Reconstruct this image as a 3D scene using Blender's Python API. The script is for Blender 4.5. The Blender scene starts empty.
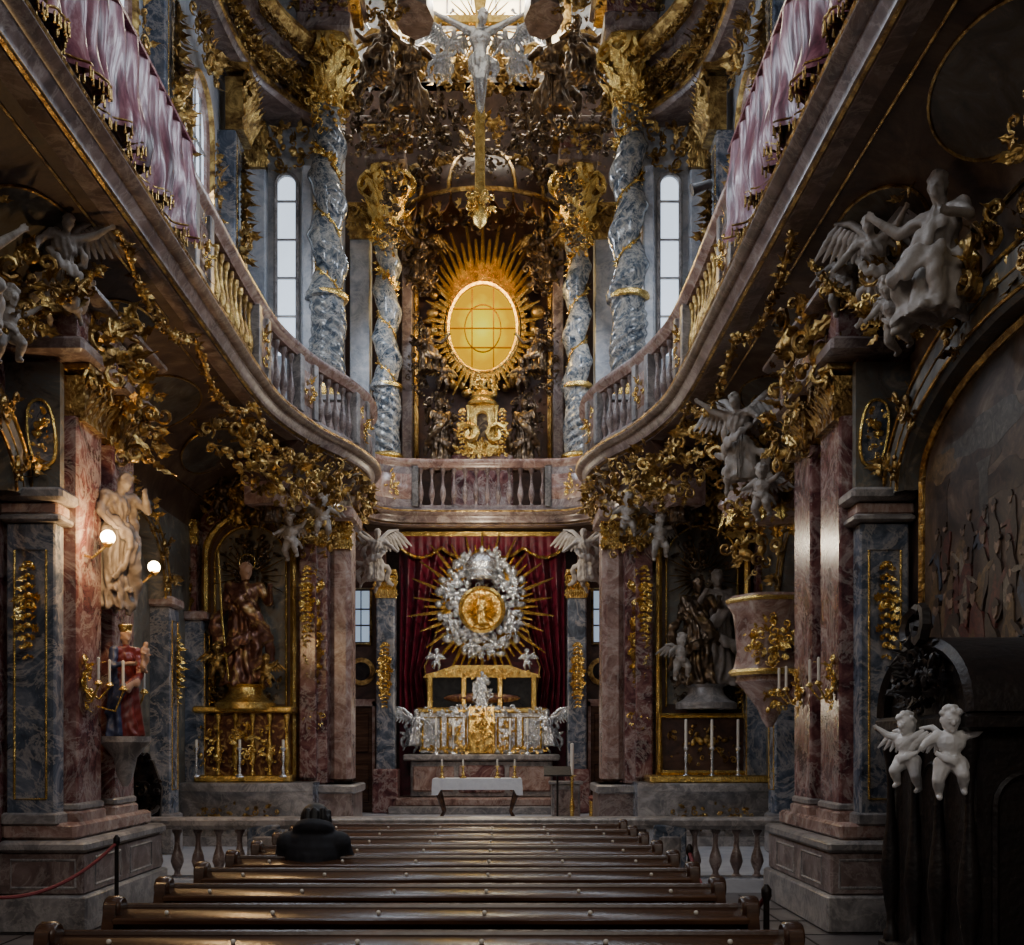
import bpy, math, random
import numpy as np
from math import sin, cos, pi, radians
from mathutils import Vector, Matrix, Euler

# ------------------------------------------------------------ materials
def new_mat(name):
    m = bpy.data.materials.new(name); m.use_nodes = True
    nt = m.node_tree
    return m, nt, nt.nodes['Principled BSDF']
def ramp_node(nt, stops):
    r = nt.nodes.new('ShaderNodeValToRGB'); e = r.color_ramp.elements
    while len(e) < len(stops): e.new(0.5)
    for i, (p, c) in enumerate(stops):
        e[i].position = p; e[i].color = (c[0], c[1], c[2], 1)
    return r
def noise_mat(name, stops, scale=1.5, detail=8, dist=1.5, rough=0.3, metal=0.0, bump=0.0, bscale=20, stretch=(1,1,1), spec=0.5, vein=None):
    m, nt, b = new_mat(name)
    tc = nt.nodes.new('ShaderNodeTexCoord'); mp = nt.nodes.new('ShaderNodeMapping')
    mp.inputs['Scale'].default_value = stretch
    nt.links.new(tc.outputs['Object'], mp.inputs['Vector'])
    n = nt.nodes.new('ShaderNodeTexNoise')
    n.inputs['Scale'].default_value = scale; n.inputs['Detail'].default_value = detail
    n.inputs['Distortion'].default_value = dist; n.inputs['Roughness'].default_value = 0.66
    nt.links.new(mp.outputs['Vector'], n.inputs['Vector'])
    r = ramp_node(nt, stops)
    nt.links.new(n.outputs['Fac'], r.inputs['Fac'])
    col = r.outputs['Color']
    if vein:
        vc, amt = vein
        nv = nt.nodes.new('ShaderNodeTexNoise'); nv.inputs['Scale'].default_value = scale*.8
        nv.inputs['Detail'].default_value = 10; nv.inputs['Distortion'].default_value = 1.0; nv.inputs['Roughness'].default_value = .7
        mp2 = nt.nodes.new('ShaderNodeMapping'); mp2.inputs['Location'].default_value = (7.3, 2.1, 4.4)
        nt.links.new(tc.outputs['Object'], mp2.inputs['Vector']); nt.links.new(mp2.outputs['Vector'], nv.inputs['Vector'])
        rv = ramp_node(nt, [(.455,(0,0,0)),(.495,(amt,)*3),(.505,(amt,)*3),(.53,(0,0,0))])
        nt.links.new(nv.outputs['Fac'], rv.inputs['Fac'])
        mx = nt.nodes.new('ShaderNodeMix'); mx.data_type = 'RGBA'
        nt.links.new(rv.outputs['Color'], mx.inputs[0]); nt.links.new(col, mx.inputs[6]); mx.inputs[7].default_value = (*vc, 1)
        col = mx.outputs[2]
    nt.links.new(col, b.inputs['Base Color'])
    b.inputs['Roughness'].default_value = rough; b.inputs['Metallic'].default_value = metal
    b.inputs['Specular IOR Level'].default_value = spec
    if bump > 0:
        n2 = nt.nodes.new('ShaderNodeTexNoise'); n2.inputs['Scale'].default_value = bscale; n2.inputs['Detail'].default_value = 4
        nt.links.new(tc.outputs['Object'], n2.inputs['Vector'])
        bp = nt.nodes.new('ShaderNodeBump'); bp.inputs['Strength'].default_value = bump; bp.inputs['Distance'].default_value = 0.03
        nt.links.new(n2.outputs['Fac'], bp.inputs['Height']); nt.links.new(bp.outputs['Normal'], b.inputs['Normal'])
    return m
def emit_mat(name, col, s):
    m, nt, b = new_mat(name)
    b.inputs['Base Color'].default_value = (*col, 1)
    b.inputs['Emission Color'].default_value = (*col, 1); b.inputs['Emission Strength'].default_value = s
    return m
W_=(.60,.54,.48)
BLUE = noise_mat('blue_grey_marble', [(.34,(.022,.03,.045)),(.46,(.07,.09,.125)),(.55,(.145,.165,.205)),(.63,(.26,.265,.29)),(.7,(.40,.38,.35))], 2.6, detail=12, dist=1.0, rough=.24, vein=(W_,.4))
PALE = noise_mat('pale_blue_marble', [(.34,(.22,.25,.31)),(.5,(.40,.43,.48)),(.62,(.56,.57,.6)),(.7,(.65,.64,.62))], 2.2, detail=12, dist=1, rough=.35, vein=((.75,.73,.7),.3))
RED = noise_mat('purple_red_marble', [(.36,(.04,.014,.018)),(.46,(.115,.042,.044)),(.54,(.19,.088,.08)),(.62,(.29,.18,.165)),(.7,(.43,.37,.34))], 2.6, detail=12, dist=1.2, rough=.2, vein=(W_,.35))
PINK = noise_mat('pink_marble', [(.34,(.13,.065,.055)),(.48,(.27,.16,.13)),(.58,(.38,.255,.215)),(.68,(.53,.45,.39))], 2.6, detail=12, dist=1, rough=.25, vein=(W_,.3))
CORN = noise_mat('rose_cornice_marble', [(.34,(.06,.038,.036)),(.48,(.14,.095,.085)),(.6,(.22,.16,.145)),(.7,(.32,.27,.25))], 2.6, detail=12, dist=1, rough=.3, vein=(W_,.25))
GREY = noise_mat('grey_marble', [(.34,(.09,.085,.088)),(.5,(.20,.185,.18)),(.66,(.37,.34,.325))], 3.2, detail=12, dist=1, rough=.3, vein=(W_,.3))
TWIST = noise_mat('twisted_column_marble', [(.36,(.02,.03,.042)),(.45,(.07,.09,.115)),(.53,(.16,.175,.185)),(.62,(.32,.30,.26)),(.71,(.58,.53,.44))], 4.2, detail=12, dist=1.4, rough=.10, vein=((.70,.65,.56),.45))
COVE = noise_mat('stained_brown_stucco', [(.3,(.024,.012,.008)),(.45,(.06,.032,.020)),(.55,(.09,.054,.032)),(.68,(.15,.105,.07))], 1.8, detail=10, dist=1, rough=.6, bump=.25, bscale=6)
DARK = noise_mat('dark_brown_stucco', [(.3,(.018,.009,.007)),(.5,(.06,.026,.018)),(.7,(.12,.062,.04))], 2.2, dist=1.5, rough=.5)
GOLD = noise_mat('gilding', [(.3,(.36,.21,.05)),(.5,(.74,.50,.14)),(.7,(.96,.75,.30))], 8, dist=.5, rough=.25, metal=.9, bump=.5, bscale=34)
DGOLD = noise_mat('aged_gilding', [(.34,(.075,.038,.014)),(.48,(.30,.18,.055)),(.64,(.74,.52,.18))], 4, dist=1, rough=.28, metal=.86, bump=.6, bscale=26)
SILVER = noise_mat('silver_relief', [(.3,(.34,.36,.38)),(.6,(.84,.86,.88))], 9, dist=.5, rough=.25, metal=.86, bump=.7, bscale=30)
BRONZE = noise_mat('dark_bronze', [(.34,(.028,.02,.015)),(.55,(.13,.085,.05)),(.68,(.48,.33,.13))], 5, rough=.3, metal=.72, bump=.4, bscale=20)
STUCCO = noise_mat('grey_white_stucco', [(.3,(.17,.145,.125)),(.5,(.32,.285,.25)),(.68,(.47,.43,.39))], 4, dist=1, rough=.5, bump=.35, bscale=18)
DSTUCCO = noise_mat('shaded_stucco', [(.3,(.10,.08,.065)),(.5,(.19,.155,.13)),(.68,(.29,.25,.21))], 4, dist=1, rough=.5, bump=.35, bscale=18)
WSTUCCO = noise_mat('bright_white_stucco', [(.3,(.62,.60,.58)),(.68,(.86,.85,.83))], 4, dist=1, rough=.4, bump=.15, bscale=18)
WOOD = noise_mat('dark_pew_wood', [(.3,(.022,.009,.005)),(.5,(.062,.027,.013)),(.7,(.13,.062,.03))], 3, dist=.6, rough=.27, stretch=(.25,3,3), bump=.08, bscale=30)
BLACKW = noise_mat('black_carved_wood', [(.3,(.005,.004,.004)),(.7,(.022,.014,.011))], 4, rough=.48, bump=.3, spec=.35)
FLOOR = noise_mat('stone_floor', [(.3,(.06,.05,.05)),(.5,(.12,.105,.10)),(.7,(.2,.18,.17))], 1.2, rough=.3)
CFLOOR = noise_mat('chancel_pale_marble', [(.3,(.5,.52,.58)),(.7,(.75,.76,.8))], 1.2, rough=.2)
FRESCO = noise_mat('side_wall_painting', [(.30,(.010,.007,.006)),(.44,(.038,.023,.015)),(.53,(.08,.047,.03)),(.6,(.12,.08,.052)),(.7,(.19,.14,.10))], 1.6, detail=8, dist=1.5, rough=.5)
FRESCO2 = noise_mat('fresco_stucco', [(.34,(.045,.043,.037)),(.45,(.13,.108,.08)),(.53,(.11,.115,.108)),(.6,(.21,.175,.125)),(.7,(.33,.29,.24))], 2.6, detail=10, dist=1.5, rough=.5)
SOFFITP = noise_mat('soffit_painting', [(.34,(.022,.018,.014)),(.47,(.06,.045,.03)),(.56,(.07,.068,.06)),(.68,(.15,.12,.09))], 2.6, detail=10, dist=1.5, rough=.55)
def flatpaint(n,c): return noise_mat(n,[(.35,tuple(v*.2 for v in c)),(.55,tuple(v*.5 for v in c)),(.70,tuple(min(1,v*.95) for v in c))],9,dist=1.5,rough=.5)
PA=[flatpaint('paint_ochre',(.24,.14,.06)),flatpaint('paint_red',(.18,.05,.035)),flatpaint('paint_blue',(.08,.10,.14)),flatpaint('paint_cream',(.34,.27,.19)),flatpaint('paint_umber',(.08,.045,.028)),flatpaint('paint_flesh',(.38,.24,.16)),flatpaint('paint_sky',(.14,.12,.10))]
WHITE = noise_mat('altar_linen', [(.3,(.6,.62,.66)),(.7,(.75,.77,.8))], 6, rough=.8)
CANDLE = noise_mat('candle_wax', [(.3,(.75,.7,.6)),(.7,(.85,.8,.7))], 6, rough=.5)
PURP = noise_mat('mauve_silk', [(.36,(.06,.012,.025)),(.47,(.20,.055,.09)),(.56,(.36,.15,.19)),(.65,(.62,.44,.46))], 4, dist=1.0, rough=.28, stretch=(1,3.2,.4), spec=.8)
VELVET = noise_mat('crimson_velvet', [(.3,(.04,.003,.010)),(.6,(.17,.012,.032))], 3, rough=.45)
CARVEDRED = noise_mat('red_robe_paint', [(.3,(.08,.010,.008)),(.7,(.22,.03,.024))], 5, rough=.4)
CARVEDBLUE = noise_mat('blue_mantle_paint', [(.3,(.02,.025,.06)),(.6,(.045,.06,.13)),(.7,(.45,.32,.11))], 5, rough=.4)
SKIN = noise_mat('skin', [(.3,(.33,.19,.12)),(.7,(.46,.29,.2))], 5, rough=.5)
BLACKCLOTH = noise_mat('black_jacket', [(.3,(.005,.005,.008)),(.7,(.015,.015,.02))], 10, rough=.8)
HAIR = noise_mat('dark_hair', [(.3,(.005,.004,.004)),(.7,(.014,.011,.009))], 20, rough=.6)
ROPE = noise_mat('red_rope', [(.3,(.14,.015,.02)),(.7,(.22,.03,.03))], 20, rough=.7)
BROWNROBE = noise_mat('brown_robe_gilt', [(.34,(.045,.017,.012)),(.52,(.14,.055,.032)),(.64,(.5,.34,.13))], 5, dist=1.5, rough=.35, metal=.4)
DAY = emit_mat('daylight_glass', (.72,.84,1.0), 1.3)
DAYTOP = emit_mat('sunlit_glass', (1.0,.84,.52), 3.2)
DAYDIM = emit_mat('dim_daylight_glass', (.5,.66,.85), .5)
LAMPM = emit_mat('warm_lamp_glass', (1.0,.78,.42), 60)
LEAD = noise_mat('lead_bars', [(.3,(.16,.06,.0)),(.7,(.24,.10,.0))], 6, rough=.9, spec=.1)
GLASSDK = noise_mat('dark_glass', [(.3,(.01,.01,.012)),(.7,(.03,.03,.03))], 3, rough=.08)

def amber():
    m, nt, b = new_mat('amber_window_glass')
    tc = nt.nodes.new('ShaderNodeTexCoord')
    mp = nt.nodes.new('ShaderNodeMapping')
    mp.inputs['Location'].default_value = (0, 0, -11.45)
    nt.links.new(tc.outputs['Object'], mp.inputs['Vector'])
    sc = nt.nodes.new('ShaderNodeVectorMath'); sc.operation = 'MULTIPLY'; sc.inputs[1].default_value = (1.3, 0, 1.02)
    nt.links.new(mp.outputs['Vector'], sc.inputs[0])
    ln = nt.nodes.new('ShaderNodeVectorMath'); ln.operation = 'LENGTH'
    nt.links.new(sc.outputs[0], ln.inputs[0])
    nz = nt.nodes.new('ShaderNodeTexNoise'); nz.inputs['Scale'].default_value = 3.5; nz.inputs['Detail'].default_value = 5
    nt.links.new(tc.outputs['Object'], nz.inputs['Vector'])
    ad = nt.nodes.new('ShaderNodeMath'); ad.operation = 'MULTIPLY_ADD'; ad.inputs[1].default_value = .45
    nt.links.new(nz.outputs['Fac'], ad.inputs[0]); nt.links.new(ln.outputs['Value'], ad.inputs[2])
    r = ramp_node(nt, [(.25,(1.0,.90,.05)),(.5,(.98,.78,.0)),(.8,(.92,.60,.0)),(1.0,(.75,.38,.0))])
    nt.links.new(ad.outputs[0], r.inputs['Fac'])
    nt.links.new(r.outputs['Color'], b.inputs['Emission Color'])
    b.inputs['Emission Strength'].default_value = 1.25
    b.inputs['Base Color'].default_value = (0,0,0,1)
    b.inputs['Specular IOR Level'].default_value = 0
    b.inputs['Roughness'].default_value = 1
    return m
AMBER = amber()

# ------------------------------------------------------------ mesh toolkit
def A(V): return np.array(V, dtype=float).reshape(-1, 3)
def T(g, loc=(0,0,0), rot=(0,0,0), s=1.0):
    V, F = g
    V = A(V) * (np.array(s) if not np.isscalar(s) else s)
    if any(rot):
        V = V @ np.array(Euler(rot).to_matrix()).T
    return V + np.array(loc), F
def MX(g): return A(g[0]) * np.array([-1,1,1]), [tuple(reversed(f)) for f in g[1]]
def cat(*gs):
    Vs, Fs, o = [], [], 0
    for V, F in gs:
        V = A(V); Vs.append(V); Fs += [tuple(i+o for i in f) for f in F]; o += len(V)
    return np.vstack(Vs), Fs
class MB:
    def __init__(s): s.V=[]; s.F=[]; s.M=[]; s.n=0; s.mats=[]
    def add(s, g, mat):
        V, F = g; V = A(V)
        if mat not in s.mats: s.mats.append(mat)
        k = s.mats.index(mat)
        o = s.n
        s.V.append(V); s.n += len(V)
        s.F += [tuple(i+o for i in f) for f in F]; s.M += [k]*len(F)
        return s
    def both(s, g, mat):
        s.add(g, mat); s.add(MX(g), mat); return s
    def mesh(s, name, ang=38):
        me = bpy.data.meshes.new(name)
        V = np.vstack(s.V)
        me.from_pydata(V.tolist(), [], s.F)
        for m in s.mats: me.materials.append(m)
        me.polygons.foreach_set('material_index', s.M)
        me.polygons.foreach_set('use_smooth', [True]*len(s.F))
        me.update()
        me.set_sharp_from_angle(angle=radians(ang))
        return me
    def obj(s, name, parent=None, ang=38):
        o = bpy.data.objects.new(name, s.mesh(name, ang))
        bpy.context.collection.objects.link(o)
        if parent: o.parent = parent
        return o
def box(x0,x1,y0,y1,z0,z1):
    V = [(x,y,z) for z in (z0,z1) for y in (y0,y1) for x in (x0,x1)]
    return A(V), [(0,2,3,1),(4,5,7,6),(0,1,5,4),(2,6,7,3),(0,4,6,2),(1,3,7,5)]
def cbox(x0,x1,y0,y1,z0,z1,c=.02):
    V=[];F=[]
    def ring(d,z): 
        a,b_,e,f=x0+d,x1-d,y0+d,y1-d
        return [(a+c,e,z),(b_-c,e,z),(b_,e+c,z),(b_,f-c,z),(b_-c,f,z),(a+c,f,z),(a,f-c,z),(a,e+c,z)]
    for d,z in ((c,z0),(0,z0+c),(0,z1-c),(c,z1)): V+=ring(d,z)
    for k in range(3):
        for i in range(8):
            j=(i+1)%8; F.append((k*8+i,k*8+j,k*8+8+j,k*8+8+i))
    F.append(tuple(range(7,-1,-1))); F.append(tuple(range(24,32)))
    return A(V),F
def lathe(prof, seg=14, rf=None, c=(0,0,0)):
    V=[];F=[]
    for r,z in prof:
        for i in range(seg):
            t=2*pi*i/seg; rr=r if rf is None else r*rf(t,z)
            V.append((c[0]+rr*cos(t), c[1]+rr*sin(t), c[2]+z))
    for k in range(len(prof)-1):
        for i in range(seg):
            j=(i+1)%seg; F.append((k*seg+i,k*seg+j,(k+1)*seg+j,(k+1)*seg+i))
    F.append(tuple(range(seg-1,-1,-1))); F.append(tuple((len(prof)-1)*seg+i for i in range(seg)))
    return A(V),F
def tube(pts, rad, seg=6, flat=1.0):
    pts=[Vector(p) for p in pts]; n=len(pts)
    if np.isscalar(rad): rad=[rad]*n
    V=[];F=[]; up=None
    for i,p in enumerate(pts):
        t=(pts[min(i+1,n-1)]-pts[max(i-1,0)])
        if t.length<1e-9: t=Vector((0,0,1))
        t.normalize()
        if up is None:
            up=Vector((0,1,0)) if abs(t.y)<.9 else Vector((1,0,0))
        a=t.cross(up); 
        if a.length<1e-6: a=t.cross(Vector((1,.3,.1)))
        a.normalize(); up=a.cross(t).normalized()
        for k in range(seg):
            th=2*pi*k/seg
            q=p+a*(rad[i]*cos(th))+up*(rad[i]*flat*sin(th)); V.append(tuple(q))
    for i in range(n-1):
        for k in range(seg):
            j=(k+1)%seg; F.append((i*seg+k,i*seg+j,(i+1)*seg+j,(i+1)*seg+k))
    F.append(tuple(range(seg-1,-1,-1))); F.append(tuple((n-1)*seg+i for i in range(seg)))
    return A(V),F
def ell(c, r, rot=(0,0,0), seg=12, rings=8):
    V=[(0,0,-1)];F=[]
    for i in range(1,rings):
        ph=-pi/2+pi*i/rings
        for k in range(seg):
            th=2*pi*k/seg; V.append((cos(ph)*cos(th),cos(ph)*sin(th),sin(ph)))
    V.append((0,0,1))
    for k in range(seg):
        j=(k+1)%seg; F.append((0,1+j,1+k)); F.append((len(V)-1,1+(rings-2)*seg+k,1+(rings-2)*seg+j))
    for i in range(rings-2):
        for k in range(seg):
            j=(k+1)%seg; F.append((1+i*seg+k,1+i*seg+j,1+(i+1)*seg+j,1+(i+1)*seg+k))
    if np.isscalar(r): r=(r,r,r)
    return T((A(V)*np.array(r),F),c,rot)
def cap(p,q,r1,r2):
    p=Vector(p);q=Vector(q)
    return cat(tube([p,p.lerp(q,.5),q],[r1,(r1+r2)/2,r2],9), ell(p,r1,seg=9,rings=6), ell(q,r2,seg=9,rings=6))
def sweep(path, prof, close=True):
    n=len(path);V=[];F=[];m=len(prof)
    for i,(x,y) in enumerate(path):
        a=path[max(i-1,0)];b=path[min(i+1,n-1)]
        tx,ty=b[0]-a[0],b[1]-a[1];l=math.hypot(tx,ty) or 1
        nx,ny=-ty/l,tx/l
        for o,z in prof: V.append((x+nx*o,y+ny*o,z))
    for i in range(n-1):
        for k in range(m if close else m-1):
            j=(k+1)%m; F.append((i*m+k,i*m+j,(i+1)*m+j,(i+1)*m+k))
    if close:
        F.append(tuple(range(m-1,-1,-1)));F.append(tuple((n-1)*m+k for k in range(m)))
    return A(V),F
def catmull(P, n=8):
    out=[]
    Q=[P[0]]+list(P)+[P[-1]]
    for i in range(1,len(Q)-2):
        p0,p1,p2,p3=[np.array(q,float) for q in Q[i-1:i+3]]
        for k in range(n):
            t=k/n
            out.append(tuple(.5*((2*p1)+(-p0+p2)*t+(2*p0-5*p1+4*p2-p3)*t*t+(-p0+3*p1-3*p2+p3)*t**3)))
    out.append(tuple(np.array(P[-1],float))); return out
def prism(poly, y0, y1):
    n=len(poly)
    V=[(x,y0,z) for x,z in poly]+[(x,y1,z) for x,z in poly]
    F=[tuple(range(n)),tuple(range(2*n-1,n-1,-1))]+[(i,n+i,n+(i+1)%n,(i+1)%n) for i in range(n)]
    return A(V),F
def arch_pts(w, h, z0, n=16, cx=0):
    P=[(cx-w,z0)]+[(cx-w*cos(pi*i/n), h+w*sin(pi*i/n)) for i in range(n+1)]+[(cx+w,z0)]
    return P
def tubebox(P,t,y0,y1):
    n=len(P);V=[];F=[]
    for i,(x,z) in enumerate(P):
        a=P[max(i-1,0)];b=P[min(i+1,n-1)]
        tx,tz=b[0]-a[0],b[1]-a[1];l=math.hypot(tx,tz) or 1
        nx,nz=-tz/l*t/2,tx/l*t/2
        V+=[(x+nx,y0,z+nz),(x,y0-t*.35,z),(x-nx,y0,z-nz),(x-nx,y1,z-nz),(x+nx,y1,z+nz)]
    for i in range(n-1):
        for k in range(5):
            j=(k+1)%5;F.append((i*5+k,i*5+j,(i+1)*5+j,(i+1)*5+k))
    F.append((4,3,2,1,0));F.append(tuple((n-1)*5+k for k in range(5)))
    return A(V),F
def toside(g, X, sgn):
    V,F=g;V=A(V)
    out=np.stack([sgn*(X+V[:,1]), V[:,0], V[:,2]],axis=1)
    return out, (F if sgn<0 else [tuple(reversed(f)) for f in F])

# ---------------- ornament templates
def scroll(size=1,turns=1.25,th=.11,n=16,hand=1):
    pts=[];rad=[]
    for i in range(n):
        t=i/(n-1);a=turns*2*pi*t;r=size*.5*(1-t)**.8+.04*size
        pts.append((hand*(r*cos(a)-size*.5),-.15*size*sin(pi*t)-.1*size*t,r*sin(a)));rad.append(th*size*(.35+1.0*sin(pi*min(t*.75+.12,1)))*(.8 if t<.9 else 1.3))
    return tube(pts,rad,5)
def leaf(l=1,w=.35,curl=.5):
    V=[];F=[];n=6
    for i in range(n+1):
        t=i/n;ww=w*sin(pi*min(.12+t*.88,1))**.7*(1+.35*cos(i*pi))*(1-t*.3)
        z=l*t; y=-curl*l*t*t
        V+=[(-ww,y+.12*ww,z),( -ww*.4,y-.10*w,z*1.03),(0,y+.02*w,z*1.05),(ww*.4,y-.10*w,z*1.03),(ww,y+.12*ww,z)]
    for i in range(n):
        for k in range(4): F.append((i*5+k,i*5+k+1,i*5+6+k,i*5+5+k))
    return A(V),F
SC=[scroll(1,1.2,.13,11,h) for h in (1,-1)]
LF=[leaf(1,.30,c) for c in (.3,.6,.95)]
def foliage(w,h,n,seed=1,size=.3,depth=.15,k=1.0):
    r=random.Random(seed);gs=[]
    n=int(n*1.9*k);size*=.66
    for i in range(n):
        a=r.uniform(0,2*pi);q=math.sqrt(r.random())
        x=w/2*q*cos(a);z=h/2*q*sin(a);s=size*r.uniform(.5,1.35)*(1.15-.4*q)
        y=-depth*(1-q)*r.uniform(.3,1.2)-.02
        base=math.atan2(x,z+1e-6);u=r.random()
        if u<.30:
            gs.append(T(SC[r.randint(0,1)],(x,y,z),(r.uniform(-.5,.5),r.uniform(-3,3),r.uniform(-.5,.5)),s*.9))
        elif u<.80:
            gs.append(T(LF[r.randint(0,2)],(x,y,z),(r.uniform(-.2,.7),base+r.uniform(-1.0,1.0),r.uniform(-.6,.6)),s*1.0))
        elif u<.90:
            gs.append(ell((x,y-.03,z),(s*.22,s*.18,s*.22),seg=7,rings=5))
        else:   # shell / cloud lobes that give the mass a body
            gs.append(ell((x*.8,y*.5,z*.8),(s*.5,s*.22,s*.36),(0,r.uniform(-1.5,1.5),0),seg=8,rings=6))
    return cat(*gs)
def drop(h,w=.18,seed=0):
    r=random.Random(seed);gs=[]
    n=max(5,int(h/.08))
    for i in range(n):
        t=i/(n-1);z=-h*t;ww=w*(.35+.65*sin(pi*(.15+.8*t))*(1 if i%3 else 1.25))
        for s in (-1,1):
            gs.append(T(LF[i%3],(s*ww*.15,-.02,z),(0.3,s*(1.9+.5*r.random()),0),ww*.9))
        gs.append(ell((0,-.04,z),(ww*.22,ww*.2,ww*.2),seg=7,rings=5))
        if i%4==0:
            for k in (0,1): gs.append(T(SC[k],((1 if k==0 else -1)*ww*.2,-.03,z),(0,0,0),ww*.7))
    return cat(*gs)
def corinth(r,h,n=8):
    gs=[lathe([(r,0),(r*1.05,.02*h),(r*.95,.06*h),(r*.95,.4*h),(r*1.1,.75*h),(r*1.3,.88*h)],16)]
    for row,(z,s) in enumerate(((0.03,.42),(.22,.42),(.42,.4))):
        for i in range(n):
            a=2*pi*(i+.5*row)/n
            g=T(LF[1],(0,0,0),(0,0,0),h*s)
            g=T(g,(r*.97*sin(a),-r*.97*cos(a),z*h),(0,0,a))
            gs.append(g)
    for i in range(4):
        a=pi/4+i*pi/2
        for k in (0,1):
            g=T(SC[k],((1 if k==0 else -1)*0.1*r,-r*1.15,.78*h),(0,0,0),h*.36)
            gs.append(T(g,(0,0,0),(0,0,a)))
    ab=[(1.35*r,.88*h),(1.5*r,.92*h),(1.5*r,h)]
    gs.append(lathe(ab,16,lambda t,z:1+.12*cos(4*(t-pi/4))))
    return cat(*gs)
def flat_cap(w,h,d):
    gs=[box(-w/2,w/2,-d*.5,d*.5,0,h*.8),cbox(-w*.58,w*.58,-d*.85,d*.5,h*.88,h,.01)]
    for row in range(3):
        for i in range(5):
            x=-w/2+w*(i+.5*(row%2))/4.5
            gs.append(T(LF[1],(x,-d*.5,row*h*.22),(0,0,0),h*.36))
    for k in (0,1):
        s=1 if k==0 else -1
        gs.append(T(SC[k],(s*w*.62,-d*.6,h*.72),(0,0,0),h*.38))
        gs.append(T(SC[k],(s*w*.1,-d*.6,h*.72),(0,0,0),h*.3))
    return cat(*gs)
BAL=[(.055,0),(.055,.04),(.035,.06),(.03,.12),(.05,.2),(.072,.32),(.06,.44),(.035,.58),(.026,.7),(.03,.82),(.04,.88),(.055,.92),(.055,1.0)]
def baluster(h,fat=1.0,seg=10): return lathe([(r*fat*max(h,.5),z*h) for r,z in BAL],seg)
def rays(n,r0,r1,cx,cz,y,seed=0,asp=1.0,wd=.05):
    r=random.Random(seed);gs=[]
    for i in range(n):
        a=2*pi*i/n;L=r1*(1 if i%2 else .78)*r.uniform(.9,1.08)
        ca,sa=cos(a),sin(a)
        p0=(cx+r0*ca,cz+r0*sa*asp);p1=(cx+L*ca,cz+L*sa*asp)
        px,pz=-sa*wd,ca*wd
        V=[(p0[0]+px,y,p0[1]+pz),(p0[0],y-.05,p0[1]),(p0[0]-px,y,p0[1]-pz),(p1[0]+px*.25,y-.05,p1[1]+pz*.25),(p1[0],y-.08,p1[1]),(p1[0]-px*.25,y-.05,p1[1]-pz*.25)]
        gs.append((A(V),[(0,1,4,3),(1,2,5,4),(2,0,3,5),(0,2,1),(3,4,5)]))
    return cat(*gs)

# ---------------- figures
def robe(z0,z1,r0,r1,cx0=0,cy0=0,cx1=0,cy1=0,folds=9,amp=.14,ell_=.75,seed=0,seg=60,rows=16):
    V=[];F=[];r=random.Random(seed);ph=[r.uniform(0,6) for _ in range(4)]
    for k in range(rows):
        t=k/(rows-1);z=z0+(z1-z0)*t;rr=r0+(r1-r0)*t
        cx=cx0+(cx1-cx0)*t;cy=cy0+(cy1-cy0)*t
        for i in range(seg):
            a=2*pi*i/seg
            q=1+amp*(.5+.5*(1-t))*(sin(folds*a+ph[0]+1.6*t)+.6*sin((folds-4)*a+ph[1]-2*t))
            V.append((cx+rr*q*cos(a),cy+rr*q*ell_*sin(a),z+.02*sin(folds*a+ph[2])*(1 if k==0 else 0)))
    for k in range(rows-1):
        for i in range(seg):
            j=(i+1)%seg;F.append((k*seg+i,k*seg+j,(k+1)*seg+j,(k+1)*seg+i))
    F.append(tuple(range(seg-1,-1,-1)));F.append(tuple((rows-1)*seg+i for i in range(seg)))
    return A(V),F
def hand(p,d,s):
    p=Vector(p);d=Vector(d).normalized();u=d.cross(Vector((0,1,.2)))
    if u.length<.1:u=d.cross(Vector((1,0,0)))
    u.normalize();w=d.cross(u)
    gs=[cap(p,p+d*s*.4,s*.2,s*.2),cap(p+u*s*.12,p+u*s*.15+d*s*.42,s*.14,s*.14),cap(p-u*s*.12,p-u*s*.15+d*s*.42,s*.14,s*.14)]
    for i,L in enumerate((.42,.5,.46,.34)):
        o=u*((i-1.5)*s*.17);a=p+o+d*s*.45;b=a+d*s*L*.5+u*((i-1.5)*s*.05);c=b+(d*.8+w*.5)*s*L*.5
        gs+=[cap(a,b,s*.085,s*.08),cap(b,c,s*.08,s*.065)]
    a=p-u*s*.2+d*s*.1;b=a-u*s*.2+d*s*.2;gs+=[cap(a,b,s*.09,s*.08),cap(b,b+d*s*.2-u*s*.03,s*.08,s*.07)]
    return cat(*gs)
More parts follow.
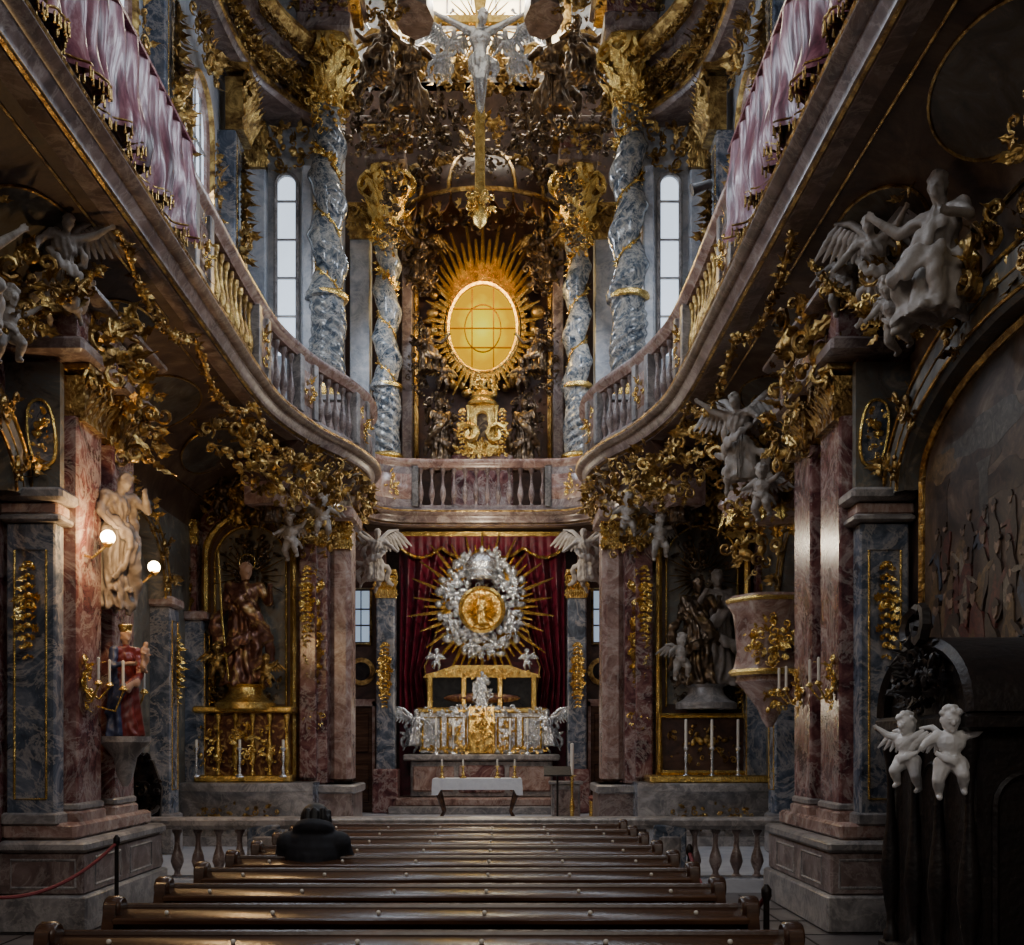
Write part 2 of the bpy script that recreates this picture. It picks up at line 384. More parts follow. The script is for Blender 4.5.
def body(J,chub=1.0,headr=.062,headrot=(0,0,0)):
    c=chub;gs=[]
    P=lambda k:Vector(J[k])
    pel,che,nek,hd=P('pelvis'),P('chest'),P('neck'),P('head')
    gs+=[cap(pel,pel.lerp(che,.5),.082*c,.074*c),cap(pel.lerp(che,.5),che,.074*c,.092*c),ell(che,(.115*c,.075*c,.09*c)),ell(pel,(.1*c,.08*c,.075*c)),cap(che,nek,.06*c,.034*c),cap(nek,hd,.034*c,.034*c)]
    head=[ell((0,0,.008),(headr*.80,headr*.95,headr*1.08),seg=18,rings=14),ell((0,-headr*.45,-headr*.55),(headr*.5,headr*.45,headr*.5)),ell((0,-headr*1.0,-.08*headr),(headr*.15,headr*.22,headr*.26)),
      ell((0,-headr*.86,-headr*.5),(headr*.25,headr*.12,headr*.07)),ell((0,-headr*.82,-headr*.82),(headr*.2,headr*.16,headr*.15)),ell((0,-headr*.86,headr*.26),(headr*.5,headr*.10,headr*.09))]
    for s in (-1,1): head+=[ell((s*headr*.3,-headr*.86,.05*headr),headr*.12,seg=8,rings=6),ell((s*headr*.8,0,0),(headr*.12,headr*.2,headr*.28))]
    rr=random.Random(3)
    for i in range(30):
        a=rr.uniform(0,2*pi);e=rr.uniform(.0,1.4)
        x,y,z=cos(e)*cos(a),cos(e)*sin(a),sin(e)
        if y<-.45 and z<.5: continue
        head.append(ell((x*headr*.88,y*headr*.98,z*headr*1.12+.008),headr*.27,seg=8,rings=6))
    head.append(ell((0,headr*.55,-headr*.3),(headr*.6,headr*.5,headr*.8)))
    gs.append(T(cat(*head),tuple(hd),headrot))
    for s in ('L','R'):
        sh,el,ha=P('sh'+s),P('el'+s),P('ha'+s)
        gs+=[ell(sh,.048*c),cap(che.lerp(nek,.35),sh,.055*c,.045*c),cap(sh,el,.042*c,.033*c),cap(el,ha,.034*c,.021*c)]
        gs.append(hand(ha,(ha-el),.07*(c**.5)))
        hi,kn,an=P('hi'+s),P('kn'+s),P('an'+s)
        gs+=[ell(hi,.075*c),cap(hi,kn,.073*c,.048*c),cap(kn,kn.lerp(an,.35),.047*c,.046*c),cap(kn.lerp(an,.35),an,.046*c,.026*c)]
        ft=Vector(J.get('ft'+s,an+Vector((0,-.09,-.03))));gs+=[cap(an,ft,.028*c,.022*c)]
    return gs
def sash(pts,w,flat=.45,seg=10):
    P=catmull(pts,6);n=len(P)
    return tube(P,[w*(.5+.6*sin(pi*i/(n-1)))*(1+.18*sin(i*1.9)) for i in range(n)],seg,flat)
def J0(**k):
    j=dict(pelvis=(0,0,.53),chest=(0,0,.73),neck=(0,0,.84),head=(0,-.008,.925),
     shL=(.12,0,.805),shR=(-.12,0,.805),elL=(.16,.0,.65),elR=(-.16,0,.65),haL=(.12,-.13,.62),haR=(-.12,-.13,.62),
     hiL=(.06,0,.5),hiR=(-.06,0,.5),knL=(.07,-.02,.28),knR=(-.07,-.02,.28),anL=(.07,0,.05),anR=(-.07,0,.05))
    j.update(k);return j
def remesh(gs,vox=.0105,sm=2,folds=0):
    V,F=cat(*gs)
    me=bpy.data.meshes.new('tmp');me.from_pydata(V.tolist(),[],F);me.update()
    o=bpy.data.objects.new('tmp',me);bpy.context.collection.objects.link(o)
    m=o.modifiers.new('r','REMESH');m.mode='VOXEL';m.voxel_size=vox
    m2=o.modifiers.new('s','SMOOTH');m2.factor=.5;m2.iterations=sm
    dg=bpy.context.evaluated_depsgraph_get();ev=o.evaluated_get(dg);me2=ev.to_mesh()
    n=len(me2.vertices);co=np.empty(n*3);me2.vertices.foreach_get('co',co)
    no=np.empty(n*3);me2.vertices.foreach_get('normal',no)
    Fo=[tuple(p.vertices) for p in me2.polygons]
    ev.to_mesh_clear();bpy.data.objects.remove(o);bpy.data.meshes.remove(me)
    co=co.reshape(-1,3);no=no.reshape(-1,3)
    if folds:
        x,y,z=co.T;a=np.arctan2(y,x)
        f=np.sin(11*a+14*z+3*np.sin(9*z))+.7*np.sin(48*(x+.5*z)+4*np.sin(10*z))+.5*np.sin(60*(z-.6*x)+5*np.sin(12*y))
        m=np.clip((.80-z)/.06,0,1)*np.clip((.24-np.abs(x))/.06,0,1)
        co=co+no*(f*m*folds)[:,None]
    return co,Fo
def wing(s,span=.40,rise=.22,n=9,k=.8):
    gs=[];root=Vector((s*.05,.07,.80));tip=Vector((s*span,.2,.80+rise))
    for layer in range(2):
        for i in range(n):
            t=i/(n-1);a=root.lerp(tip,t*.85)
            L=(.22+.22*t)*(1-.45*layer)*k;d=Vector((s*(.15+.6*t),.15,-1+.4*t)).normalized()
            pts=[a,a+d*L*.5,a+d*L];g=tube(pts,[.014,.036,.010],6,.3)
            gs.append((A(g[0])+np.array([0,-.02*layer-.004*i,0]),g[1]))
    gs.append(tube([root,root.lerp(tip,.5)+Vector((0,0,.06)),tip],[.04,.035,.015],7))
    return cat(*gs)
def figmesh(name,g,extra=None,mat=STUCCO,fun=None,xm=None):
    mb=MB()
    if fun is None: mb.add(g,mat)
    else:
        V,F=g;d={}
        for f in F: d.setdefault(fun(V[list(f)].mean(axis=0)),[]).append(f)
        for m,F in d.items():
            idx=sorted({i for f in F for i in f});mp={i:k for k,i in enumerate(idx)}
            mb.add((V[idx],[tuple(mp[i] for i in f) for f in F]),m)
    if extra is not None: mb.add(extra,xm or mat)
    return mb.mesh(name,60)
j=J0(elL=(.2,-.02,.68),haL=(.2,-.16,.78),head=(.01,-.015,.92),knL=(.09,-.09,.28),chest=(-.01,-.01,.73))
SAINT=remesh(body(j,headrot=(.1,0,.3))+[robe(.0,.55,.18,.10,0,0,0,0,9,.15,.75,1),robe(.3,.80,.14,.11,0,.02,0,.01,7,.12,.7,2),sash([(-.13,-.03,.8),(-.02,-.13,.66),(.12,-.12,.5),(.19,.0,.36),(.22,.05,.2)],.055),sash([(-.16,0,.62),(-.24,-.02,.5),(-.2,.02,.3),(-.27,.04,.14)],.05),sash([(.1,-.1,.42),(-.05,-.17,.34),(-.16,-.1,.26)],.045)],folds=.0055)
j=J0(elR=(-.17,-.05,.66),haR=(-.04,-.16,.68),elL=(.17,-.03,.66),haL=(.1,-.15,.64))
MADONNA=remesh(body(j,headrot=(.15,0,-.2))+[robe(.0,.58,.19,.10,0,0,0,0,8,.13,.75,4),robe(.2,.85,.16,.10,0,.03,0,.01,6,.08,.7,6),sash([(.12,-.04,.75),(.05,-.14,.55),(-.12,-.14,.42),(-.2,0,.2)],.05)]+[T(cat(*body(J0(),chub=1.5,headr=.1)),(.09,-.16,.60),(0,.1,.2),.28),lathe([(.05,.99),(.06,1.0),(.065,1.03),(.075,1.06),(.03,1.06)],10)],folds=.004)
j=J0(pelvis=(.03,.05,.5),chest=(0,-.03,.70),head=(0,-.09,.88),neck=(0,-.05,.81),shL=(.12,-.03,.78),shR=(-.12,-.03,.78),elL=(.25,-.08,.84),haL=(.34,-.16,.92),elR=(-.24,-.08,.68),haR=(-.28,-.22,.60),
  hiL=(.07,.07,.47),hiR=(-.05,.07,.47),knL=(.10,.0,.27),anL=(.2,.14,.14),knR=(-.1,.08,.24),anR=(-.04,.22,.06),ftL=(.23,.17,.07),ftR=(-.02,.26,-.0))
ANGEL=remesh(body(j,headrot=(.3,0,.1))+[robe(.17,.56,.16,.10,.05,.10,.02,.04,7,.16,.8,8),sash([(.12,-.02,.74),(.2,.08,.6),(.12,.18,.45),(.26,.2,.28),(.2,.24,.12)],.05),sash([(-.14,-.03,.66),(-.05,-.13,.55),(.1,-.08,.48),(.2,.06,.42),(.32,.1,.46)],.05),sash([(-.1,.05,.45),(-.22,.1,.36),(-.2,.16,.2),(-.32,.2,.12)],.045)],folds=.0055)
ANGELW=cat(wing(1),wing(-1))
# figure reaching down the pier, arms close to the body
j=J0(pelvis=(.0,.03,.5),chest=(0,-.01,.70),head=(.02,-.08,.87),neck=(0,-.04,.80),shL=(.12,-.03,.77),shR=(-.12,-.03,.77),elL=(.2,-.12,.68),haL=(.12,-.2,.78),elR=(-.2,-.08,.62),haR=(-.16,-.2,.5))
ATLAS=remesh(body(j,headrot=(.35,0,.2))+[robe(-.12,.56,.12,.11,0,.04,0,.02,7,.16,.8,28,rows=22),sash([(.12,-.02,.74),(.16,.0,.5),(.1,-.08,.3),(.16,-.02,.05),(.1,0,-.16)],.055),sash([(-.14,-.03,.66),(-.05,-.13,.5),(.06,-.12,.34),(-.08,-.08,.1)],.05)],folds=.006)
j=J0(pelvis=(0,0,.42),chest=(0,-.01,.6),neck=(0,-.01,.70),head=(0,-.03,.83),shL=(.12,0,.67),shR=(-.12,0,.67),elL=(.24,-.03,.70),haL=(.33,-.08,.78),elR=(-.23,-.05,.6),haR=(-.28,-.15,.55),
  hiL=(.07,0,.38),hiR=(-.07,0,.38),knL=(.11,-.12,.28),anL=(.13,.02,.12),knR=(-.12,-.05,.22),anR=(-.10,.1,.06))
PUTTO=remesh(body(j,chub=1.35,headr=.12,headrot=(.2,0,.2))+[sash([(-.15,-.05,.5),(.0,-.13,.42),(.14,-.02,.4),(.22,.06,.26)],.045)])
PUTTOW=T(cat(wing(1,.28,.10,6,.7),wing(-1,.28,.10,6,.7)),(0,.0,-.15))
j=J0(elL=(.27,0,.90),haL=(.42,.01,.98),elR=(-.27,0,.90),haR=(-.42,.01,.98),shL=(.13,0,.82),shR=(-.13,0,.82),head=(.03,-.06,.90),knL=(.03,-.07,.28),knR=(-.02,-.07,.28),anL=(.02,0,.06),anR=(-.01,-.03,.06),ftL=(.01,-.05,-.02),ftR=(0,-.08,-.02),hiL=(.05,0,.5),hiR=(-.05,0,.5))
CHRIST=remesh(body(j,headrot=(.5,0,.3))+[robe(.42,.56,.11,.10,folds=8,amp=.12,ell_=.85,seed=12),sash([(.1,-.03,.52),(.16,-.03,.44),(.13,0,.34)],.04)])
j=J0(pelvis=(0,.05,.33),chest=(0,0,.55),neck=(0,-.02,.67),head=(.01,-.04,.76),shL=(.12,0,.63),shR=(-.12,0,.63),elL=(.22,-.08,.52),haL=(.2,-.24,.5),elR=(-.24,-.04,.6),haR=(-.34,-.12,.7),
  hiL=(.07,.02,.31),hiR=(-.07,.02,.31),knL=(.1,-.22,.33),anL=(.1,-.2,.07),knR=(-.12,-.2,.26),anR=(-.16,-.1,.03))
SEATED=remesh(body(j,headrot=(.1,0,.4))+[robe(.05,.40,.17,.13,0,-.10,0,0,7,.17,.95,14),sash([(.1,0,.62),(0,-.12,.5),(-.14,-.1,.36),(-.26,-.02,.22),(-.22,0,.05)],.06),sash([(.16,-.2,.36),(0,-.27,.3),(-.14,-.25,.24)],.06)],folds=.006)
def madfun(c):
    if c[2]>.865 and c[2]<.985 and c[1]<-.0: return SKIN
    if c[2]>.985: return GOLD
    if c[1]<-.17 or (c[2]>.6 and c[1]<-.13): return SKIN
    if c[1]>-.02 or c[0]<-.1: return CARVEDBLUE
    return CARVEDRED
ME=dict(
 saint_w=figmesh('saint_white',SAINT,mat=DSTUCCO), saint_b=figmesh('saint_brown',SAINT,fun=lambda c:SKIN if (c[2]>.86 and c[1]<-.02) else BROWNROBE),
 saint_s=figmesh('saint_silver',SAINT,mat=SILVER), saint_k=figmesh('saint_bronze',SAINT,mat=BRONZE),
 madonna=figmesh('madonna_mesh',MADONNA,fun=madfun), madonna_g=figmesh('madonna_gold',MADONNA,mat=GOLD),
 angel_w=figmesh('angel_white',ANGEL,ANGELW,STUCCO), angel_k=figmesh('angel_bronze',ANGEL,ANGELW,BRONZE,xm=DGOLD), angel_s=figmesh('angel_silver',ANGEL,ANGELW,SILVER),
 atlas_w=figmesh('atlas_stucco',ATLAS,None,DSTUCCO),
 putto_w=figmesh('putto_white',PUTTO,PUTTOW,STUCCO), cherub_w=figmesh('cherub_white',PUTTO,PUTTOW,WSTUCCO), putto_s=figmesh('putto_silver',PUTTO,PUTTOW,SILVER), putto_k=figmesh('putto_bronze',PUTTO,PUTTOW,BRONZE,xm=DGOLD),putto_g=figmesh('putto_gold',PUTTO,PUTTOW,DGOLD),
 christ=figmesh('christ_mesh',CHRIST,mat=SILVER), seated_w=figmesh('seated_white',SEATED,mat=STUCCO), seated_s=figmesh('seated_silver',SEATED,mat=SILVER), seated_k=figmesh('seated_bronze',SEATED,mat=BRONZE))
def inst(name,key,loc,h,rz=0,rx=0,ry=0,parent=None,flip=1):
    o=bpy.data.objects.new(name,ME[key]);bpy.context.collection.objects.link(o)
    o.location=loc;o.rotation_euler=(rx,ry,rz);o.scale=(h*flip,h,h)
    if parent:o.parent=parent
    return o

# ============================================================ ROOM SHELL
MB().add(box(-5.2,5.2,-6,14.0,-.2,0),FLOOR).obj('floor')
mb=MB()
for i in range(-6,7):
    mb.add(box(i*.8-.01,i*.8+.01,-6,12.9,0,.004),BLACKW)
for i in range(22): mb.add(box(-5,5,-5+i*.8-.01,-5+i*.8+.01,0,.0045),BLACKW)
mb.obj('floor_tile_joints')
MB().add(box(-5.2,5.2,13.1,27.5,-.2,.15),CFLOOR).add(box(-3,3,19.0,27.5,.15,.30),CFLOOR).obj('chancel_floor')
MB().add(box(-5.2,5.2,-6,20.2,16,16.2),PALE).obj('ceiling')
for sgn,nm in ((-1,'left'),(1,'right')):
    S=lambda g:(g if sgn>0 else MX(g))
    mb=MB()
    mb.add(S(box(4.3,4.6,-6,12.5,0,6.4)),FRESCO if sgn>0 else RED)
    mb.add(S(box(4.75,5.0,12.5,18.7,0,6.4)),FRESCO2)
    mb.add(S(box(4.3,4.6,-6,20.2,6.4,16)),PALE)
    mb.add(S(box(2.9,5.0,18.75,19.1,0,6.4)),RED)
    mb.add(S(box(2.9,3.15,19.1,23.6,0,6.4)),RED)
    mb.add(S(box(2.1,3.1,23.9,24.2,0,6.4)),DARK)
    mb.add(S(box(3.0,4.6,20.2,20.5,6.4,16)),PALE)
    mb.add(S(box(3.3,3.6,20.5,27.4,6.4,24)),PALE)
    mb.obj('wall_'+nm)
mb=MB().add(box(-3.6,3.6,26.3,26.6,0,17.6),DARK).add(box(-3.6,3.6,27.2,27.5,17,24),PALE)
mb.add(box(-3.6,3.6,26.3,27.5,17.4,17.6),DARK).add(box(-3.6,3.6,20.2,27.5,23,23.2),PALE).add(box(-5,5,20.0,20.2,16,23.2),PALE)
mb.obj('wall_back')

mb=MB().add(box(-2.1,1.9,27.1,27.16,18.7,22.4),DAYTOP)
for x in (-1.5,-.9,-.3,.3,.9,1.4): mb.add(box(x-.03,x+.03,27.02,27.1,18.7,22.4),GREY)
for z in (19.4,20.2,21): mb.add(box(-2.1,1.9,27.03,27.09,z-.03,z+.03),GREY)
mb.add(box(-2.3,2.1,26.95,27.2,18.45,18.7),DGOLD).add(box(-2.35,-2.1,26.95,27.2,18.5,22.6),DGOLD).add(box(1.9,2.15,26.95,27.2,18.5,22.6),DGOLD)
mb.obj('window_1')

# ============================================================ GALLERY
ctrl=[(3.0,-6),(3.0,6),(3.0,10.5),(3.0,13.2),(3.0,14.8),(2.93,16.2),(2.62,17.6),(2.2,18.7),(1.98,19.7),(2.03,20.7),(2.3,21.6),(2.5,22.5),(2.38,23.4),(1.95,23.85),(1.3,23.97),(0,24.0)]
half=catmull(ctrl,8)
full=half+[(-x,y) for x,y in reversed(half[:-1])]
arc=[0]
for a,b in zip(half[:-1],half[1:]): arc.append(arc[-1]+math.hypot(b[0]-a[0],b[1]-a[1]))
def at(s):
    s=max(0,min(s,arc[-1]-1e-6))
    for i in range(len(arc)-1):
        if arc[i+1]>=s:
            t=(s-arc[i])/(arc[i+1]-arc[i]+1e-9);a,b=half[i],half[i+1]
            return (a[0]+(b[0]-a[0])*t,a[1]+(b[1]-a[1])*t),math.atan2(b[1]-a[1],b[0]-a[0])
def sub(s0,s1,n=8): return [at(s0+(s1-s0)*i/n)[0] for i in range(n+1)]
mb=MB()
corn=[(-.3,6.56),(-.04,6.56),(-.04,6.60),(.01,6.61),(.02,6.66),(.06,6.70),(.07,6.74),(.12,6.75),(.17,6.80),(.17,6.86),(.14,6.87),(.04,6.9),(.03,6.98),(-.3,6.98)]
mb.add(sweep(full,corn),CORN)
mb.add(sweep(full,[(-.2,7.80),(.04,7.80),(.06,7.84),(.10,7.87),(.12,7.90),(.12,7.95),(.08,7.98),(-.2,7.98)]),PINK)
mb.add(sweep(full,[(.172,6.81),(.187,6.83),(.172,6.85)]),DGOLD)
mb.add(sweep(full,[(-.03,6.575),(-.0,6.585),(-.03,6.60)]),DGOLD)
mb.obj('gallery_cornice')
mb=MB()
L=arc[-1]
def sY(y):
    for s,(x,yy) in zip(arc,half):
        if yy>=y: return s
    return L
peds=[(sY(-5.9),sY(11.0)),(sY(12.0),sY(12.5)),(sY(15.0),sY(15.6)),(sY(17.0),sY(17.5)),(sY(18.9),sY(19.4)),(sY(20.9),sY(22.9)),(sY(23.4),L-1.45)]
for a,b in peds:
    pth=sub(a,b,max(4,int((b-a)*3)))
    mb.both(sweep(pth,[(-.16,6.9),(.05,6.9),(.05,7.8),(-.16,7.8)]),CORN)
    mb.both(sweep(pth,[(.05,7.1),(.065,7.12),(.065,7.63),(.05,7.65)]),PINK)
gaps=[(peds[i][1],peds[i+1][0]) for i in range(len(peds)-1)]+[(peds[-1][1],L)]
for a,b in gaps:
    n=max(2,int((b-a)/.24))
    for i in range(n):
        (x,y),an=at(a+(b-a)*(i+.5)/n)
        nx,ny=-sin(an),cos(an)
        mb.both(T(baluster(.84,1.15),(x-nx*.04,y-ny*.04,6.96)),CORN if y>16 else DGOLD)
for s in [p for ab in peds[1:] for p in ab]+[L-1.45]:
    (x,y),an=at(s);mb.both(T(cbox(-.07,.07,-.14,.10,6.94,7.82,.01),(x,y,0),(0,0,an)),GREY)
for s0,s1 in peds[1:]:
    s=(s0+s1)/2;(x,y),an=at(s)
    g=T(foliage(.3,.6,10,int(s*7),.2,.05),(x-sin(an)*.07,y+cos(an)*.07,7.36),(0,0,an+pi))
    mb.both(g,GOLD)
mb.obj('gallery_balustrade')
mb=MB()
def outer(x,y):
    if y<18.75: return (4.9 if y>12.5 else 4.35,y)
    if y<20.3: return (4.9,y)
    return (3.2,y)
hp=[p for p in half if p[1]<23.5]
V=[];F=[]
for i,(x,y) in enumerate(hp):
    o=outer(x,y);V+=[(x+.1,y,6.58),(x+.1,y,6.9),(o[0],o[1],6.9),(o[0],o[1],6.58)]
for i in range(len(hp)-1):
    for k in range(4): F.append((i*4+k,i*4+(k+1)%4,i*4+4+(k+1)%4,i*4+4+k))
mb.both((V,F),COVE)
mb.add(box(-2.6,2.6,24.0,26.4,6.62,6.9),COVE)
V=[];F=[];n=8
cp=[(x,y) for x,y in half if y<19.2]
def covept(x,y,t):
    ow=4.3 if y<12.5 else 4.75;xe=x+.1
    return (xe+(ow-xe)*sin(t),y,6.57-1.2*(1-cos(t)))
for (x,y) in cp:
    for i in range(n+1): V.append(covept(x,y,pi/2*i/n))
for a in range(len(cp)-1):
    for i in range(n): F.append((a*(n+1)+i,a*(n+1)+i+1,(a+1)*(n+1)+i+1,(a+1)*(n+1)+i))
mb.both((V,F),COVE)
for t in (.2,1.15):
    pts=[tuple(np.array(covept(x,y,t))-np.array((0.01,0,.01))) for x,y in cp if y>3]
    mb.both(tube(pts,.014,5),DGOLD)
for q in range(6):
    yc=5.2+q*2.35;x=at(sY(yc))[0][0]
    pts=[tuple(np.array(covept(x,yc+.85*cos(a),.66+.34*sin(a)))-np.array((.012,0,.012))) for a in [2*pi*k/36 for k in range(37)]]
    mb.both(tube(pts,.016,5),DGOLD)
    ctr=tuple(np.array(covept(x,yc,.66))-np.array((.02,0,.02)))
    V=[ctr]+[tuple(np.array(p)) for p in pts[:-1]];F=[(0,k+1,(k+1)%36+1) for k in range(36)]
    mb.both((V,F),SOFFITP)
    yy=yc-1.15
    c=covept(x,yy,.66);g=T(foliage(.35,.8,12,q+5,.22,.05,.8),(0,0,0),(-.75,0,0));mb.both(T(g,(c[0]-.03,c[1],c[2]-.03),(0,0,-pi/2)),DGOLD)
mb.obj('gallery_soffit')
mb=MB()
pth=sub(sY(17.2),sY(22.8),30)
for o0,z0,o1,z1 in ((-.05,6.56,-.3,6.3),(-.3,6.3,-.42,5.95),):
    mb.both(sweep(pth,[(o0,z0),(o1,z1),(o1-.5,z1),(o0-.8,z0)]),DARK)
mb.both(sweep(pth,[(-.4,6.0),(-.5,5.6),(-1.0,5.6),(-1.0,6.0)]),PINK)
for i in range(24):
    (x,y),an=at(sY(17.2)+(sY(22.6)-sY(17.2))*(i+.5)/24)
    mb.both(T(foliage(.45,.6,6,i,.26,.1),(x+sin(an)*.10,y-cos(an)*.10,6.25),(0.3,0,an+pi)),DGOLD)
mb.obj('gallery_corbel')

def drape(sgn):
    V=[];F=[];y0,y1=3.0,11.6;n=520;m=12
    for i in range(n+1):
        y=y0+(y1-y0)*i/n
        sc=abs(sin(pi*(y-y0)/.86))
        zb=7.08-.14*sc+.03*sin(y*17)
        for k in range(m+1):
            t=k/m;z=8.02+(zb-8.02)*t
            o=.17+(.03+.04*t)*sin(y*21+2*sin(y*3))+.03*t*sin(y*43+3*t)+.05*t*sin(y*7.3+1)+.03*sin(t*9+y*2)*t
            V.append((sgn*(3.0-o),y,z))
    for i in range(n):
        for k in range(m): F.append((i*(m+1)+k,i*(m+1)+k+1,(i+1)*(m+1)+k+1,(i+1)*(m+1)+k))
    mb=MB().add((V,F),PURP)
    mb.add(box(*sorted((sgn*2.80,sgn*3.25)),y0,y1,8.0,8.035),PURP)
    gs=[]
    for i in range(0,n,2):
        x,y,z=V[i*(m+1)+m];gs.append(tube([(x,y,z+.02),(x,y,z-.03),(x,y,z-.06)],[.010,.009,.012],5))
    mb.add(cat(*gs),DGOLD)
    mb.add(tube([(V[i*(m+1)+m][0],V[i*(m+1)+m][1],V[i*(m+1)+m][2]+.05) for i in range(0,n+1,2)],.010,5),DGOLD)
    return mb.obj('balcony_silk_drape')
drape(-1);drape(1)

# ============================================================ NAVE PIERS
def pier(sgn):
    S=(lambda g:g) if sgn>0 else MX
    mb=MB()
    mb.add(S(cbox(3.45,4.3,10.25,12.75,0,.35,.02)),GREY)
    mb.add(S(cbox(3.5,4.3,10.3,12.7,.35,.75,.02)),CORN)
    mb.add(S(cbox(3.46,4.3,10.26,12.74,.75,.86,.03)),GREY)
    mb.add(S(cbox(3.6,4.3,10.36,12.64,.86,1.02,.03)),PINK)
    mb.add(S(T(tubebox([(-.3,.42),(-.3,.68),(.3,.68),(.3,.42),(-.3,.42)],.03,0,.02),(3.88,10.3,0))),GREY)
    for y in (10.95,11.95): mb.add(toside(T(tubebox([(-.35,.42),(-.35,.68),(.35,.68),(.35,.42),(-.35,.42)],.03,0,.02),(y,0,0)),3.5,sgn),GREY)
    mb.add(S(box(3.82,4.3,10.5,12.4,1.0,6.0)),RED)
    mb.add(S(cbox(3.80,4.26,10.38,10.6,1.0,3.86,.015)),BLUE)
    mb.add(S(cbox(3.76,4.3,10.34,10.6,1.0,1.12,.02)),GREY)
    mb.add(S(cbox(3.72,4.3,10.3,10.7,3.86,3.93,.02)),GREY)
    mb.add(S(cbox(3.76,4.3,10.34,10.7,3.93,4.05,.02)),PINK)
    mb.add(S(cbox(3.68,4.3,10.24,10.7,4.05,4.17,.03)),GREY)
    fr=[(-.15,1.25),(-.15,3.6),(.15,3.6),(.15,1.25),(-.15,1.25)]
    mb.add(S(T(tubebox(fr,.022,0,.02),(4.03,10.37,0))),GOLD)
    mb.add(S(T(drop(.85,.15,5),(4.03,10.36,3.45))),GOLD)
    mb.add(S(T(prism([(3.78,4.17),(3.78,5.4),(4.3,5.4),(4.3,4.9),(4.12,4.55),(4.08,4.17)],10.45,10.55),(0,0,0))),FRESCO2)
    P=[(.13*cos(a),.36*sin(a)*(1+.12*cos(2*a))) for a in [2*pi*k/20 for k in range(21)]]
    mb.add(S(T(tubebox(P,.03,0,.03),(3.95,10.42,4.72),(0,.12,0))),GOLD)
    mb.add(S(T(prism(P[:-1],0,.02),(3.95,10.43,4.72),(0,.12,0))),BLUE)
    mb.add(S(T(foliage(.16,.5,12,77,.14,.04),(3.95,10.4,4.72))),GOLD)
    for y in (10.95,11.95):
        mb.add(S(cbox(3.68,3.9,y-.32,y+.32,1.0,4.95,.02)),RED)
        mb.add(S(cbox(3.64,3.9,y-.35,y+.35,1.0,1.12,.02)),PINK)
        mb.add(S(cbox(3.655,3.9,y-.335,y+.335,1.12,1.2,.02)),GREY)
        mb.add(toside(T(flat_cap(.6,.55,.2),(y,0,4.9)),3.72,sgn),DGOLD)
    mb.add(S(cbox(3.5,4.3,10.3,12.6,5.45,5.6,.03)),CORN)
    mb.add(S(cbox(3.58,4.3,10.4,12.5,5.6,6.0,.02)),RED)
    mb.add(S(cbox(3.4,4.3,10.25,12.6,6.0,6.1,.03)),CORN)
    return mb.obj('marble_pier')
pier(-1);pier(1)
def archivolt(sgn,cy,hw,z0,rise,X,name,wide=.42):
    n=28;V=[];F=[]
    for i in range(n+1):
        a=pi*i/n
        y,z=cy-cos(a)*hw,z0+sin(a)*rise
        y2,z2=cy-cos(a)*(hw+wide),z0+sin(a)*(rise+wide)
        for (yy,zz),xx in (((y,z),X),((y,z),X-.18),((y*.85+y2*.15,z*.85+z2*.15),X-.24),((y*.15+y2*.85,z*.15+z2*.85),X-.24),((y2,z2),X-.2),((y2,z2),X)):
            V.append((sgn*xx,yy,zz))
    m=6
    for i in range(n):
        for k in range(m): F.append((i*m+k,i*m+(k+1)%m,(i+1)*m+(k+1)%m,(i+1)*m+k))
    mb=MB().add((V,F),FRESCO2)
    for off,xx in ((.03,X-.25),(wide-.03,X-.25),(wide*.5,X-.245)):
        pts=[(sgn*xx,cy-cos(pi*i/n)*(hw+off),z0+sin(pi*i/n)*(rise+off)) for i in range(n+1)]
        mb.add(tube(pts,.018 if off!=wide*.5 else .008,6),DGOLD)
    for i in (3,7,12,17,22,26):
        a=pi*i/28;y,z=cy-cos(a)*(hw+wide/2),z0+sin(a)*(rise+wide/2)
        g=T(foliage(.28,.6,12,i,.2,.06),(0,0,0),(0,-(pi/2-a),0))
        g=T(g,(y,0,z));mb.add(toside(g,X-.26,sgn),DGOLD)
    return mb.obj(name)
for s in (-1,1):
    archivolt(s,8.0,2.1,4.1,.85,4.3,'painted_arch',.4)
    archivolt(s,15.0,1.1,3.9,1.0,4.75,'painted_arch',.3)
mb=MB()
for y in (13.75,16.4,18.2):
    mb.both(cbox(4.45,4.8,y-.22,y+.22,.15,3.8,.02),BLUE)
    mb.both(cbox(4.4,4.8,y-.27,y+.27,.15,.75,.03),GREY)
    mb.both(cbox(4.38,4.8,y-.28,y+.28,3.8,3.95,.03),PINK)
    for sgn in (-1,1):
        mb.add(toside(T(drop(1.0,.16,3),(y,0,3.4)),4.44,sgn),GOLD)
        mb.add(toside(T(tubebox([(-.14,1.1),(-.14,3.6),(.14,3.6),(.14,1.1),(-.14,1.1)],.02,0,.01),(y,0,0)),4.44,sgn),GOLD)
mb.obj('side_bay_pilasters')
